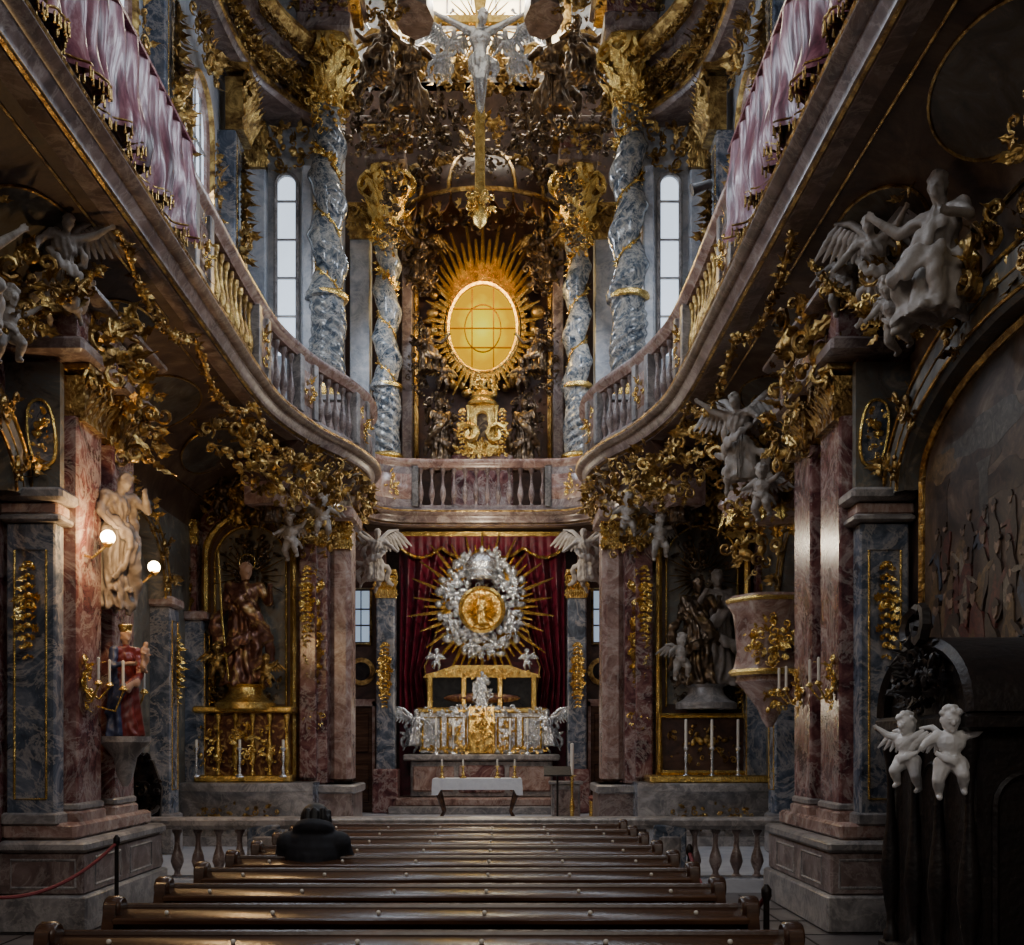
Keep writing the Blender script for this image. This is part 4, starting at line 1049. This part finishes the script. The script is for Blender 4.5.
for s in (-1,1):
    cluster('gilded_cloud_sculpture',[((s*1.4,25.4,12.9),.7,1.6,60,.34,0,41),((s*1.5,25.4,10.6),.5,2.2,50,.26,0,42),((s*1.5,23.8,15.2),1.5,1.2,60,.34,0,43),((s*1.0,25.3,9.3),.7,1.3,40,.26,0,44)],BRONZE)
    inst('bronze_angel','angel_k',(s*1.4,25.2,12.2),1.4,rz=-s*.3,flip=s)
    inst('bronze_angel','angel_k',(s*1.45,22.8,14.7),1.9,rz=-s*.4,flip=s)
    inst('bronze_angel','seated_k',(s*1.95,22.2,15.0),1.7,rz=s*.3,flip=-s)
    inst('bronze_angel','seated_k',(s*1.25,25.2,10.2),1.3,rz=-s*.2,flip=s)
    inst('bronze_saint_statue','saint_k',(s*.95,25.0,8.0),1.6,rz=-s*.3,flip=s)
    inst('bronze_putto','putto_k',(s*.9,25.1,9.8),.8,rz=-s*.2,flip=s)
    inst('bronze_angel','angel_k',(s*1.35,25.1,13.8),1.4,rz=s*.5,flip=-s)
    mb=MB()
    pts=[];rad=[]
    for i in range(30):
        t=i/29;a=-.3+t*5.2;r_=1.1*(1-t)**1.0+.12
        pts.append((s*(2.4-r_*cos(a)*1.0),20.9,15.9+r_*sin(a)));rad.append(.28*(1-t)+.1)
    mb.add(tube(pts,rad,8,1.6),CORN)
    mb.add(T(foliage(1.5,1.1,60,51,.32,.3),(s*2.1,20.6,15.7)),DGOLD)
    mb.add(T(foliage(.8,2.2,60,52,.28,.2),(s*2.45,21.8,14.3)),BRONZE)
    mb.obj('pediment_volute')
    cluster('gilded_cloud_sculpture',[((s*1.9,24.0,13.6),.5,2.0,40,.3,0,53),((s*1.1,26.0,16.4),1.6,1.4,60,.36,0,54)],BRONZE)
mb=MB()
mb.add(cbox(-.7,.7,24.9,25.5,6.9,8.35,.04),RED)
mb.add(cbox(-.42,.42,24.8,25.3,8.3,8.55,.03),GOLD)
mb.add(cbox(-.3,.3,24.85,25.25,8.5,9.5,.03),GOLD)
mb.add(T(tubebox(arch_pts(.16,9.1,8.62,10),.06,0,.1),(0,24.76,0)),GOLD)
mb.add(T(prism(arch_pts(.15,9.1,8.62,10),0,.02),(0,24.82,0)),BRONZE)
for q in (-1,1):
    mb.add(lathe([(.05,0),(.05,.05),(.035,.08),(.03,.7),(.05,.8),(.06,.85)],10,None,(q*.32,24.78,8.55)),GOLD)
    mb.add(T(SC[0 if q>0 else 1],(q*.55,24.8,8.75),(0,0,0),.5),GOLD)
    mb.add(T(drop(.9,.16,2),(q*.45,24.8,9.3)),GOLD)
mb.add(lathe([(.34,0),(.36,.05),(.25,.15),(.28,.2),(.14,.35),(.05,.42),(.08,.5),(.03,.6)],16,None,(0,25.0,9.45)),GOLD)
mb.add(T(foliage(1.1,.35,24,61,.25,.1),(0,24.85,8.4)),GOLD)
mb.add(T(foliage(.7,.5,20,62,.2,.1),(0,24.9,9.9)),GOLD)
mb.obj('upper_tabernacle')

e=bpy.data.objects.new('hanging_crucifix',None);bpy.context.collection.objects.link(e)
mb=MB()
mb.add(cbox(-.10,.10,22.0,22.12,12.6,17.3,.02),GOLD)
mb.add(cbox(-.95,.95,21.99,22.11,16.2,16.38,.02),GOLD)
mb.add(T(foliage(.6,.6,22,71,.24,.08),(0,22.0,12.6)),GOLD)
mb.add(lathe([(.0,-.3),(.12,-.2),(.18,0),(.12,.15),(.06,.3)],12,None,(0,22.05,12.4)),GOLD)
mb.add(rays(28,.25,.8,0,16.2,22.1,2,1.0,.03),GOLD)
mb.obj('cross',e)
inst('christ_figure','christ',(0,21.9,14.35),2.0,parent=e)
for s in (-1,1): inst('flying_angel','angel_s',(s*.75,21.9,14.9),1.0,rz=-s*.6,rx=.4,parent=e,flip=s)

# ============================================================ HIGH ALTAR
e=bpy.data.objects.new('silver_high_altar',None);bpy.context.collection.objects.link(e)
mb=MB()
mb.add(cbox(-1.95,1.95,23.1,25.6,.30,.46,.02),GREY).add(cbox(-1.85,1.85,23.4,25.6,.46,.62,.02),PINK)
mb.add(cbox(-1.55,1.55,23.95,25.4,.62,1.42,.03),GREY).add(cbox(-1.5,-.6,23.9,24,.75,1.3,.03),PINK).add(cbox(.6,1.5,23.9,24,.75,1.3,.03),PINK).add(cbox(-.5,.5,23.88,24,.72,1.32,.03),RED)
mb.add(cbox(-1.7,1.7,23.8,25.4,1.42,1.56,.03),GREY)
mb.obj('marble_base',e)
mb=MB()
mb.add(cbox(-1.36,1.36,24.15,24.9,1.56,2.5,.03),SILVER)
for i in range(5):
    x=-1.1+.55*i
    if i==2: continue
    mb.add(T(tubebox([(-.2,1.68),(-.2,2.36),(.2,2.36),(.2,1.68),(-.2,1.68)],.05,0,.05),(x,24.12,0)),GOLD)
    mb.add(T(foliage(.36,.6,20,80+i,.16,.05),(x,24.12,2.02)),GOLD if i%2 else SILVER)
mb.add(cbox(-.3,.3,24.0,24.4,1.56,2.62,.03),GOLD).add(T(foliage(.5,.9,30,85,.2,.08),(0,23.98,2.1)),GOLD)
mb.add(cbox(-1.45,1.45,24.05,24.95,2.46,2.58,.03),GOLD)
mb.add(T(foliage(2.8,.22,60,86,.18,.05),(0,24.05,2.5)),SILVER)
mb.add(T(foliage(2.8,.2,60,89,.18,.05),(0,24.05,1.66)),GOLD)
mb.obj('silver_gradine',e)
mb=MB()
mb.add(box(-1.1,1.1,24.4,24.85,2.6,3.25),GLASSDK)
for x in (-1.15,-.4,.4,1.15): mb.add(cbox(x-.06,x+.06,24.28,24.4,2.58,3.3,.02),GOLD)
mb.add(prism([(-1.3,3.25),(-1.22,3.33),(-1.0,3.38),(-.6,3.52),(.6,3.52),(1.0,3.38),(1.22,3.33),(1.3,3.25)],24.25,24.95),GOLD)
mb.add(T(foliage(2.2,.2,50,87,.16,.05),(0,24.22,3.35)),GOLD)
mb.add(ell((0,24.38,2.8),(.85,.12,.12)),BROWNROBE)
mb.add(T(foliage(.35,.8,20,88,.2,.1),(0,24.2,2.9)),SILVER)
mb.obj('reliquary_shrine',e)
mb=MB()
cz=4.85
mb.add(rays(52,.7,1.62,0,cz,24.60,9,1.06,.06),GOLD)
rr=random.Random(8)
for ring,(q0,cnt) in enumerate(((.9,28),(.76,26),(.63,22),(.5,18))):
    for i in range(cnt):
        a=2*pi*i/cnt+ring;q=q0*rr.uniform(.9,1.1)
        mb.add(ell((q*cos(a),24.55-.04*ring,cz+.05+q*1.28*sin(a)),(rr.uniform(.07,.14),.1,rr.uniform(.07,.12)),seg=10,rings=7),SILVER)
mb.add(T(foliage(1.8,2.5,120,90,.2,.18),(0,24.5,cz+.05)),SILVER)
mb.add(T(lathe([(.5,0),(.52,.04),(.46,.08),(.42,.03),(.0,.0)],30),(0,24.30,cz-.1),(pi/2,0,0)),GOLD)
mb.add(rays(40,.1,.42,0,cz-.1,24.24,9,1.05,.03),GOLD)
mb.add(lathe([(.30,0),(.33,.05),(.28,.10),(.33,.22),(.34,.34),(.28,.48),(.16,.58),(.04,.64),(.06,.7),(.02,.76)],24,lambda t,z:1+.10*cos(8*t+z*30),(0,24.3,cz+.55)),SILVER)
for k_ in range(3): mb.add(lathe([(.345,-.02),(.365,0),(.345,.02)],16,None,(0,24.3,cz+.62+.15*k_)),SILVER)
mb.obj('glory_of_rays',e)
inst('madonna_relief','madonna_g',(0,24.22,cz-.42),.62,parent=e)
for a,h in ((.3,.5),(1.1,.5),(2.0,.5),(2.85,.5),(3.6,.5),(4.4,.45),(5.0,.45),(5.8,.5)):
    inst('putto','putto_s',(.78*cos(a),24.35,cz+.98*sin(a)-.25),h,rz=.3*sin(a*5),parent=e,flip=1 if cos(a)>0 else -1)
for s in (-1,1):
    inst('silver_angel','angel_s',(s*1.45,24.0,1.58),1.0,rz=-s*.3,parent=e,flip=s)
    inst('silver_putto','putto_s',(s*1.0,24.3,3.4),.5,rz=-s*.3,parent=e,flip=s)
inst('silver_figure','saint_s',(0,24.1,2.62),.75,parent=e)
mb=MB()
for x in (-1.0,-.62,.62,1.0):
    mb.add(lathe([(.08,0),(.07,.03),(.02,.07),(.04,.15),(.02,.25),(.03,.38),(.06,.42)],10,None,(x,23.98,1.56)),SILVER)
    mb.add(lathe([(.02,0),(.02,.35),(.004,.37)],8,None,(x,23.98,1.98)),CANDLE)
mb.obj('altar_candlesticks',e)
def curtain(s):
    V=[];F=[];nu,nv=70,36
    for j_ in range(nv+1):
        t=j_/nv;z=6.35-3.9*t
        inner=.15+1.15*min(1,t*1.35)**.8 if t<.72 else 1.30-.5*(t-.72)
        for i in range(nu+1):
            u=i/nu;x=inner+(1.85-inner)*u
            y=25.0-.11*sin(u*30+t*3)-.05*sin(u*11+t*5)-.2*t
            V.append((s*x,y,z-.45*sin(pi*u)*(1-t)*t*2))
    for j_ in range(nv):
        for i in range(nu): F.append((j_*(nu+1)+i,j_*(nu+1)+i+1,(j_+1)*(nu+1)+i+1,(j_+1)*(nu+1)+i))
    return V,F
mb=MB().add(curtain(1),VELVET).add(curtain(-1),VELVET)
for s in (-1,1):
    g=curtain(s);pts=[g[0][j_*71] for j_ in range(37)];mb.add(tube([(x,y-.03,z) for x,y,z in pts],.02,6),DGOLD)
V=[];F=[];nn=96
for i in range(nn+1):
    x=-1.85+3.7*i/nn;zb=6.2-.22*abs(sin(pi*i/nn*4))
    for t in (0,.33,.66,1): V.append((x,24.78-.04*sin(i*1.3)*t,6.52+(zb-6.52)*t))
for i in range(nn):
    for k_ in range(3):F.append((i*4+k_,i*4+k_+1,i*4+5+k_,i*4+4+k_))
mb.add((V,F),VELVET)
mb.add(tube([(v[0],v[1]-.02,v[2]) for v in V[3::4]],.04,6),GOLD)
mb.add(box(-1.9,1.9,24.74,24.78,6.46,6.56),GOLD)
mb.add(box(-1.9,1.9,25.15,25.2,.3,6.5),VELVET)
mb.obj('crimson_altar_curtain')

e=bpy.data.objects.new('altar_table',None);bpy.context.collection.objects.link(e)
mb=MB()
V=[];F=[]
x0,x1,y0,y1=-.86,.80,20.6,21.3
per=[(x0+(x1-x0)*i/30,y0) for i in range(30)]+[(x1,y0+(y1-y0)*i/12) for i in range(12)]+[(x1-(x1-x0)*i/30,y1) for i in range(30)]+[(x0,y1-(y1-y0)*i/12) for i in range(12)]
cx,cy=(x0+x1)/2,(y0+y1)/2
for z,k_ in ((1.13,1.0),(1.11,1.012),(1.02,1.02),(.92,1.03)):
    for i,(x,y) in enumerate(per):
        w=1+.006*sin(i*1.9)*(1.13-z)*8
        V.append((cx+(x-cx)*k_*w,cy+(y-cy)*(k_+.01)*w,z-(.10 if (z<1 and (i<3 or i>81 or 27<i<33)) else 0)))
m=len(per)
for k_ in range(3):
    for i in range(m): F.append((k_*m+i,k_*m+(i+1)%m,(k_+1)*m+(i+1)%m,(k_+1)*m+i))
F.append(tuple(range(m)))
mb.add((V,F),WHITE);mb.obj('linen_cloth',e)
mb=MB().add(cbox(x0+.02,x1-.02,y0+.03,y1-.03,1.0,1.10,.02),WOOD)
for lx in (x0+.15,x1-.15):
    for ly in (y0+.12,y1-.12):
        s=1 if lx>0 else -1
        mb.add(tube([(lx,ly,1.02),(lx+s*.06,ly,.88),(lx+s*.01,ly,.7),(lx-s*.05,ly,.5),(lx+s*.03,ly,.34),(lx+s*.08,ly,.33)],[.07,.06,.045,.03,.035,.03],8),WOOD)
mb.obj('carved_legs',e)
mb=MB()
for x in (-.7,-.3,.35,.68):
    mb.add(lathe([(.07,0),(.06,.02),(.02,.05),(.035,.09),(.015,.14),(.02,.2),(.045,.23)],10,None,(x,20.85,1.135)),GOLD)
    mb.add(lathe([(.018,0),(.018,.12),(.004,.13)],8,None,(x,20.85,1.36)),CANDLE)
mb.obj('table_candlesticks',e)
mb=MB().add(cbox(1.35,2.0,21.2,21.6,1.0,1.06,.01),GREY).add(cbox(1.4,1.95,21.25,21.55,.3,1.0,.02),GREY).add(box(1.45,1.9,21.23,21.25,.4,.9),CORN)
mb.obj('marble_credence')
mb=MB().add(lathe([(.18,0),(.16,.04),(.03,.1),(.05,.3),(.025,.5),(.03,.85),(.09,.9)],14,None,(1.75,20.6,.3)),GOLD).add(lathe([(.035,0),(.035,.6),(.005,.62)],10,None,(1.75,20.6,1.18)),CANDLE)
mb.obj('paschal_candlestick')
mb=MB()
mb.add(cbox(2.05,2.5,20.3,20.7,.72,.82,.04),CARVEDRED)
for x in (2.1,2.45):
    for y in (20.35,20.65): mb.add(lathe([(.02,0),(.03,.1),(.02,.25),(.025,.42)],8,None,(x,y,.3)),GOLD)
mb.obj('red_stool')
mb=MB().add(lathe([(.16,0),(.14,.03),(.02,.06),(.02,.95)],12,None,(1.45,20.1,.3)),BLACKW).add(T(box(-.25,.25,-.16,.16,-.015,.015),(1.45,20.1,1.28),(.5,0,0)),BLACKW)
mb.obj('reading_stand')

# ============================================================ COMMUNION RAIL
mb=MB()
ye=13.4
pr=[(-4.25,ye),(-2.6,ye),(-2.3,ye+.05),(2.3,ye+.05),(2.6,ye),(4.25,ye)]
mb.add(sweep(pr,[(-.16,.0),(.16,.0),(.16,.12),(.12,.16),(-.12,.16),(-.16,.12)]),BLUE)
mb.add(sweep(pr,[(-.13,.74),(.13,.74),(.17,.79),(.17,.85),(.13,.88),(-.13,.88),(-.17,.85),(-.17,.79)]),GREY)
posts=[-4.12,-2.45,-1.3,0,1.3,2.45,4.12]
for x in posts:
    mb.add(cbox(x-.2,x+.2,ye-.15,ye+.2,.1,.80,.02),BLUE)
    mb.add(cbox(x-.13,x+.13,ye-.17,ye,.25,.66,.02),GREY)
for a,b in zip(posts[:-1],posts[1:]):
    n=int((b-a-.4)/.235)
    for i in range(n):
        x=a+.2+(b-a-.4)*(i+.5)/n
        mb.add(T(baluster(.6,1.9,12),(x,ye+.03,.15)),CORN)
mb.obj('communion_rail')

# ============================================================ PEWS
def pew_mesh():
    mb=MB()
    X=1.6
    mb.add(cbox(-X,X,-.02,.02,.12,.86,.008),WOOD)
    mb.add(T(cbox(-X-.01,X+.01,-.15,.06,-.018,.018,.008),(0,-.02,.89),(.16,0,0)),WOOD)
    mb.add(tube([(-X,.035,.915),(X,.035,.915)],.02,8),WOOD)
    for i in range(6):
        x=-X+2*X*(i+.5)/6
        P=[(x-.22,.28),(x-.22,.74),(x+.22,.74),(x+.22,.28),(x-.22,.28)]
        mb.add(T(tubebox(P,.025,0,.01),(0,-.03,0)),WOOD)
    mb.add(cbox(-X,X,.05,.45,.42,.46,.01),WOOD)
    mb.add(cbox(-X,X,.40,.44,.2,.42,.008),WOOD)
    mb.add(T(cbox(-X+.05,X-.05,-.42,-.25,-.02,.02,.01),(0,0,.22),(.15,0,0)),WOOD)
    for s in (-1,1):
        P=[(-.18,0),(-.18,.35),(-.12,.55),(-.14,.72),(-.17,.84),(-.13,.95),(-.03,.98),(.05,.93),(.04,.82),(.10,.7),(.30,.62),(.45,.56),(.48,.46),(.40,.38),(.44,.2),(.46,0)]
        g=prism(P,-.03,.03);V,F=g;V=A(V);V=np.stack([V[:,1]+s*(X+.03),V[:,0],V[:,2]],axis=1)
        mb.add((V,F),WOOD)
        mb.add(T(lathe([(.055,-.045),(.065,-.03),(.065,.03),(.055,.045)],14),(s*(X+.03),-.05,.92),(0,pi/2,0)),WOOD)
        for zz in (.3,.6): mb.add(ell((s*(X+.07),.1,zz),(.02,.06,.09),seg=8,rings=6),WOOD)
    for i in range(6):
        x=-X+.25+(2*X-.5)*i/5
        mb.add(ell((x,-.10,.905),(.012,.012,.012),seg=8,rings=6),CANDLE)
        mb.add(lathe([(.006,0),(.006,.02)],6,None,(x,-.10,.88)),GOLD)
    mb.add(cbox(-X-.08,X+.08,-.4,.43,0,.07,.01),WOOD)
    return mb.mesh('church_pew')
pm=pew_mesh()
for i in range(9):
    o=bpy.data.objects.new('church_pew',pm);bpy.context.collection.objects.link(o);o.location=(.05,4.88+.83*i,0)

# ============================================================ SEATED VISITOR
def person():
    J=dict(pelvis=(0,0,.56),chest=(0,.06,.93),neck=(0,.10,1.08),head=(0,.17,1.18),shL=(.19,.07,1.02),shR=(-.19,.07,1.02),elL=(.27,.16,.78),elR=(-.27,.16,.78),haL=(.07,.34,.66),haR=(-.07,.34,.66),
      hiL=(.1,.04,.54),hiR=(-.1,.04,.54),knL=(.13,.34,.55),knR=(-.13,.34,.55),anL=(.13,.30,.16),anR=(-.13,.30,.16),ftL=(.13,.45,.12),ftR=(-.13,.45,.12))
    P=lambda k_:Vector(J[k_]);gs=[]
    gs+=[ell(P('pelvis'),(.2,.16,.13)),cap(P('pelvis'),P('chest'),.16,.17),ell((0,.05,.93),(.22,.15,.2)),ell((0,.05,1.04),(.19,.12,.09)),cap(P('chest'),P('neck'),.12,.08)]
    for s in 'LR':
        gs+=[ell(P('sh'+s),.095),cap(P('sh'+s),P('el'+s),.085,.068),cap(P('el'+s),P('ha'+s),.066,.045),cap(P('hi'+s),P('kn'+s),.10,.075),cap(P('kn'+s),P('an'+s),.068,.05),cap(P('an'+s),P('ft'+s),.045,.04)]
    coat=gs+[robe(.44,.75,.25,.2,0,.03,0,.03,7,.05,.8,3)]
    coat+=[T(lathe([(.10,-.03),(.15,.0),(.165,.04),(.14,.09),(.08,.09)],18),(0,.07,1.08),(-.4,0,0))]
    mb=MB().add(remesh(coat,.011,3),BLACKCLOTH)
    hr=.105
    head=[ell((0,0,.0),(hr*.78,hr*.95,hr*1.12),seg=18,rings=14),ell((0,hr*.4,-hr*.55),(hr*.5,hr*.5,hr*.5)),ell((0,hr*.98,-.05*hr),(hr*.15,hr*.22,hr*.25)),ell((0,hr*.88,-hr*.5),(hr*.25,hr*.1,hr*.07)),cap((0,-.01,-.05),(0,-.04,-.14),.055,.06)]
    for s in (-1,1): head+=[ell((s*hr*.8,0,0),(hr*.12,hr*.2,hr*.28)),ell((s*hr*.3,hr*.85,.08*hr),hr*.12)]
    mb.add(T(remesh(head,.006,2),(0,.17,1.18),(-.25,0,0)),SKIN)
    hairg=[ell((0,-.02,.02),(hr*1.1,hr*1.05,hr*1.15),seg=18,rings=14),ell((0,-.05,-.06),(hr*1.35,hr*.85,hr*1.0)),ell((0,-.06,-.13),(hr*1.6,hr*.8,hr*.8))]
    rr=random.Random(2)
    for i in range(40):
        a=rr.uniform(pi*1.0,pi*2.0);z=rr.uniform(-.17,.08);w=hr*(1.02-.35*z/.1*.3)
        hairg.append(cap((w*cos(a)*1.05,-.03+hr*.9*sin(a),z),(w*cos(a)*1.15,-.04+hr*.95*sin(a),z-.07),.02,.014))
    mb.add(T(remesh(hairg,.007,1),(0,.165,1.18),(-.15,0,0)),HAIR)
    for s in 'LR': mb.add(remesh([hand(P('ha'+s),(P('ha'+s)-P('el'+s)),.1)],.005,1),SKIN)
    return mb
o=person().obj('seated_visitor',ang=80);o.location=(-1.0,8.2,0)

# ============================================================ MADONNA, SCONCES, LAMPS
inst('madonna_statue','madonna',(-3.5,11.45,1.85),1.1,rz=.9)
mb=MB().add(T(lathe([(.03,0),(.08,.1),(.12,.3),(.22,.42),(.26,.46),(.26,.52)],14),(-3.5,11.45,1.33)),GREY)
for y in (11.15,11.8):
    mb.add(lathe([(.02,0),(.05,.02),(.02,.06)],8,None,(-3.42,y,2.3)),GOLD).add(lathe([(.015,0),(.015,.25),(.003,.26)],8,None,(-3.42,y,2.36)),CANDLE)
    mb.add(tube([(-3.68,y,2.15),(-3.5,y,2.1),(-3.42,y,2.3)],.012,6),GOLD)
mb.obj('statue_bracket')
def sconce(x,y,z,sgn):
    mb=MB()
    mb.add(toside(T(foliage(.22,.5,14,int(y*9),.18,.06),(y,0,z)),abs(x),sgn),GOLD)
    for d in (-.15,.15):
        mb.add(tube([(x,y,z-.05),(x-sgn*.12,y+d*.6,z-.14),(x-sgn*.2,y+d,z-.02)],.012,6),GOLD)
        mb.add(lathe([(.015,0),(.045,.02),(.02,.05)],8,None,(x-sgn*.2,y+d,z-.02)),GOLD)
        mb.add(lathe([(.014,0),(.014,.22),(.003,.23)],8,None,(x-sgn*.2,y+d,z+.03)),CANDLE)
    return mb.obj('candle_sconce')
sconce(-3.67,10.75,2.35,-1);sconce(3.67,10.75,2.35,1);sconce(3.67,11.95,2.35,1)
for i,(x,y,z) in enumerate(((-3.45,10.8,3.80),(-3.72,13.1,3.88))):
    mb=MB().add(ell((x,y,z),.07,seg=14,rings=10),LAMPM).add(tube([(x-.35,y,z-.15),(x-.15,y,z-.2),(x,y,z-.07)],.014,6),GOLD).add(lathe([(.02,-.1),(.05,-.07),(.05,-.05)],10,None,(x,y,z)),GOLD)
    mb.obj('wall_lamp')
mb=MB()
x,y=-4.35,14.2
mb.add(cbox(x-.3,x+.3,y-.25,y+.25,.55,.63,.03),BLACKW)
mb.add(prism([(x-.28,.6),(x-.32,1.2),(x-.2,1.55),(x-.08,1.62),(x,1.75),(x+.08,1.62),(x+.2,1.55),(x+.32,1.2),(x+.28,.6)],y+.2,y+.27),BLACKW)
mb.add(T(foliage(.6,.9,30,5,.24,.05),(x,y+.2,1.2)),BLACKW)
for dx in (-.27,.27):
    for dy in (-.2,.22): mb.add(tube([(x+dx,y+dy,.58),(x+dx*1.1,y+dy,.4),(x+dx*.95,y+dy,.15)],[.04,.03,.035],7),BLACKW)
    mb.add(tube([(x+dx,y+.2,.95),(x+dx*1.15,y,.92),(x+dx*1.1,y-.25,.88),(x+dx,y-.25,.6)],[.03,.03,.035,.03],7),BLACKW)
mb.obj('carved_armchair')

# ============================================================ PULPIT
e=bpy.data.objects.new('pulpit',None);bpy.context.collection.objects.link(e)
mb=MB()
px_,py_=4.0,14.7
prof=[(.04,2.0),(.10,2.1),(.16,2.25),(.34,2.5),(.44,2.6),(.42,2.66),(.50,2.72),(.46,2.8),(.42,3.0),(.44,3.25),(.47,3.5),(.50,3.55),(.54,3.62),(.54,3.7),(.50,3.74)]
mb.add(lathe(prof,28,lambda t,z:1+.04*cos(6*t),(px_,py_,0)),PINK)
mb.add(lathe([(.505,2.68),(.53,2.72),(.505,2.76)],28,lambda t,z:1+.04*cos(6*t),(px_,py_,0)),GOLD)
mb.add(lathe([(.55,3.64),(.565,3.67),(.55,3.70)],28,lambda t,z:1+.04*cos(6*t),(px_,py_,0)),GOLD)
mb.add(T(foliage(.6,.6,40,6,.2,.05),(px_-.12,py_-.47,3.12),(0,0,-.3)),GOLD)
mb.add(T(foliage(.3,.4,20,7,.18,.05),(px_,py_-.25,2.35),(0,0,0)),GOLD)
mb.add(box(4.2,4.9,14.3,15.1,2.3,3.6),RED)
mb.obj('pulpit_tub',e)
mb=MB()
mb.add(lathe([(.1,5.5),(.4,5.3),(.62,5.05),(.66,4.95),(.6,4.9),(.6,4.8),(.55,4.78)],28,lambda t,z:1+.05*cos(6*t),(px_,py_,0)),PINK)
for i in range(16):
    a=2*pi*i/16;mb.add(T(leaf(.25,.1,.3),(px_+.62*cos(a),py_+.62*sin(a),4.86),(pi,0,a-pi/2)),GOLD)
mb.add(T(foliage(1.3,1.4,50,8,.34,.2),(px_-.2,py_-.5,5.5),(0,0,-.4)),DGOLD)
mb.add(T(foliage(.6,1.2,26,9,.3,.2),(px_-.35,py_-.5,4.5),(0,0,-.4)),DGOLD)
mb.obj('sounding_board',e)

# ============================================================ CONFESSIONAL with cherubs
e=bpy.data.objects.new('confessional',None);bpy.context.collection.objects.link(e)
mb=MB()
mb.add(cbox(3.62,4.3,7.4,9.0,0,1.9,.03),BLACKW)
mb.add(cbox(3.52,4.3,7.3,9.1,0,.18,.03),BLACKW)
mb.add(cbox(3.50,4.3,7.28,9.12,1.85,1.98,.03),BLACKW)
AP=[(.86*cos(pi-pi*i/20),1.98+.52*sin(pi*i/20)**.9) for i in range(21)]
mb.add(toside(T(prism(AP,-.06,.6),(8.2,0,0)),3.66,1),BLACKW)
mb.add(toside(T(tubebox(AP,.11,-.12,.6),(8.2,0,0)),3.66,1),BLACKW)
mb.add(toside(T(foliage(1.0,.5,40,15,.22,.08),(8.2,-.1,2.25)),3.66,1),BLACKW)
for k_ in (0,1): mb.add(toside(T(SC[k_],(8.2+(-.1 if k_ else .1),-.1,2.62),(0,0,0),.35),3.66,1),BLACKW)
mb.add(T(tubebox(arch_pts(.22,1.35,.3,10),.05,0,.04),(3.95,7.38,0)),BLACKW)
for yy in (7.75,8.2,8.65):
    mb.add(toside(T(tubebox(arch_pts(.17,1.45,.25,10),.04,0,.04),(yy,0,0)),3.62,1),BLACKW)
for yy in (7.45,7.97,8.43,8.95):
    mb.add(T(baluster(1.65,.7),(3.58,yy,.18)),BLACKW)
mb.obj('carved_cabinet',e)
inst('cherub','cherub_w',(3.45,7.45,1.38),.66,rz=-.3,parent=e)
inst('cherub','cherub_w',(3.42,8.15,1.40),.62,rz=-.8,parent=e,flip=-1)

# ============================================================ ROPES, SPOTLIGHT
def rope(a,b,sag,name='rope_barrier'):
    mb=MB()
    pts=[]
    for i in range(25):
        t=i/24;p=Vector(a).lerp(Vector(b),t);p.z-=sag*4*t*(1-t);pts.append(p)
    mb.add(tube(pts,.016,7),ROPE)
    for p in (a,b):
        mb.add(lathe([(.13,0),(.12,.02),(.02,.04),(.018,.85),(.03,.88),(.03,.92),(.01,.95)],14,None,(p[0],p[1],0)),BLACKW)
    return mb.obj(name)
rope((-3.95,8.0,.88),(-3.05,9.9,.88),.35)
rope((1.95,6.4,.88),(1.95,9.0,.88),.3)
mb=MB().add(T(lathe([(.03,-.12),(.05,-.1),(.055,.08),(.07,.12),(.07,.13)],12),(2.72,12.6,8.16),(0,-1.9,0)),BLACKW).add(tube([(2.9,12.6,7.97),(2.82,12.6,8.1),(2.75,12.6,8.15)],.012,6),BLACKW)
mb.obj('spotlight')

# ============================================================ LIGHTS
def area(name,loc,tgt,sx,sy,power,col):
    l=bpy.data.lights.new(name,'AREA');l.shape='RECTANGLE';l.size=sx;l.size_y=sy;l.energy=power;l.color=col
    o=bpy.data.objects.new(name,l);bpy.context.collection.objects.link(o);o.location=loc
    d=Vector(tgt)-Vector(loc);o.rotation_euler=d.to_track_quat('-Z','Y').to_euler();return o
def point(name,loc,power,col,r=.05):
    l=bpy.data.lights.new(name,'POINT');l.energy=power;l.color=col;l.shadow_soft_size=r
    o=bpy.data.objects.new(name,l);bpy.context.collection.objects.link(o);o.location=loc;return o
cool=(.80,.88,1.0)
for s in (-1,1):
    for yc in (5.5,9.55,13.05,16.7):
        area('upper_window_light',(s*4.1,yc,10.5),(0,yc,6.5),1.3,2.8,205,cool)
    area('choir_window_light',(s*3.15,22.4,10.8),(0,22.6,8),1.1,3,240,cool)
area('apse_window_light',(0,26.9,20.4),(0,19,9),3.6,3.2,1700,(1,.90,.74))
area('entrance_window_light',(0,-5,9.5),(0,12,3),5,5,330,(1,.91,.80))
point('wall_lamp_light',(-3.25,10.6,3.85),50,(1,.60,.26))
point('wall_lamp_light',(-3.6,13.0,3.9),55,(1,.60,.26))
point('altar_fill_light',(0,22.6,5.9),125,(1,.84,.62),.15)  # added fill light that brightens the altar; no lamp hangs here
point('altar_fill_light',(0,22.9,2.6),26,(1,.84,.62),.15)  # second added fill, lower down, for the altar base
point('amber_window_glow',(0,24.6,11.9),200,(1,.62,.15),.3)
w=bpy.data.worlds.new('World');bpy.context.scene.world=w;w.use_nodes=True
w.node_tree.nodes['Background'].inputs['Color'].default_value=(.88,.84,.85,1)
w.node_tree.nodes['Background'].inputs['Strength'].default_value=.11

cam=bpy.data.cameras.new('camera');co=bpy.data.objects.new('camera',cam);bpy.context.collection.objects.link(co)
co.location=(.4,0,1.76);co.rotation_euler=(pi/2,0,0)
cam.sensor_width=36;cam.lens=1100/1024*36
cam.shift_x=12/1024;cam.shift_y=(745-472.5)/1024
cam.clip_end=200
bpy.context.scene.camera=co
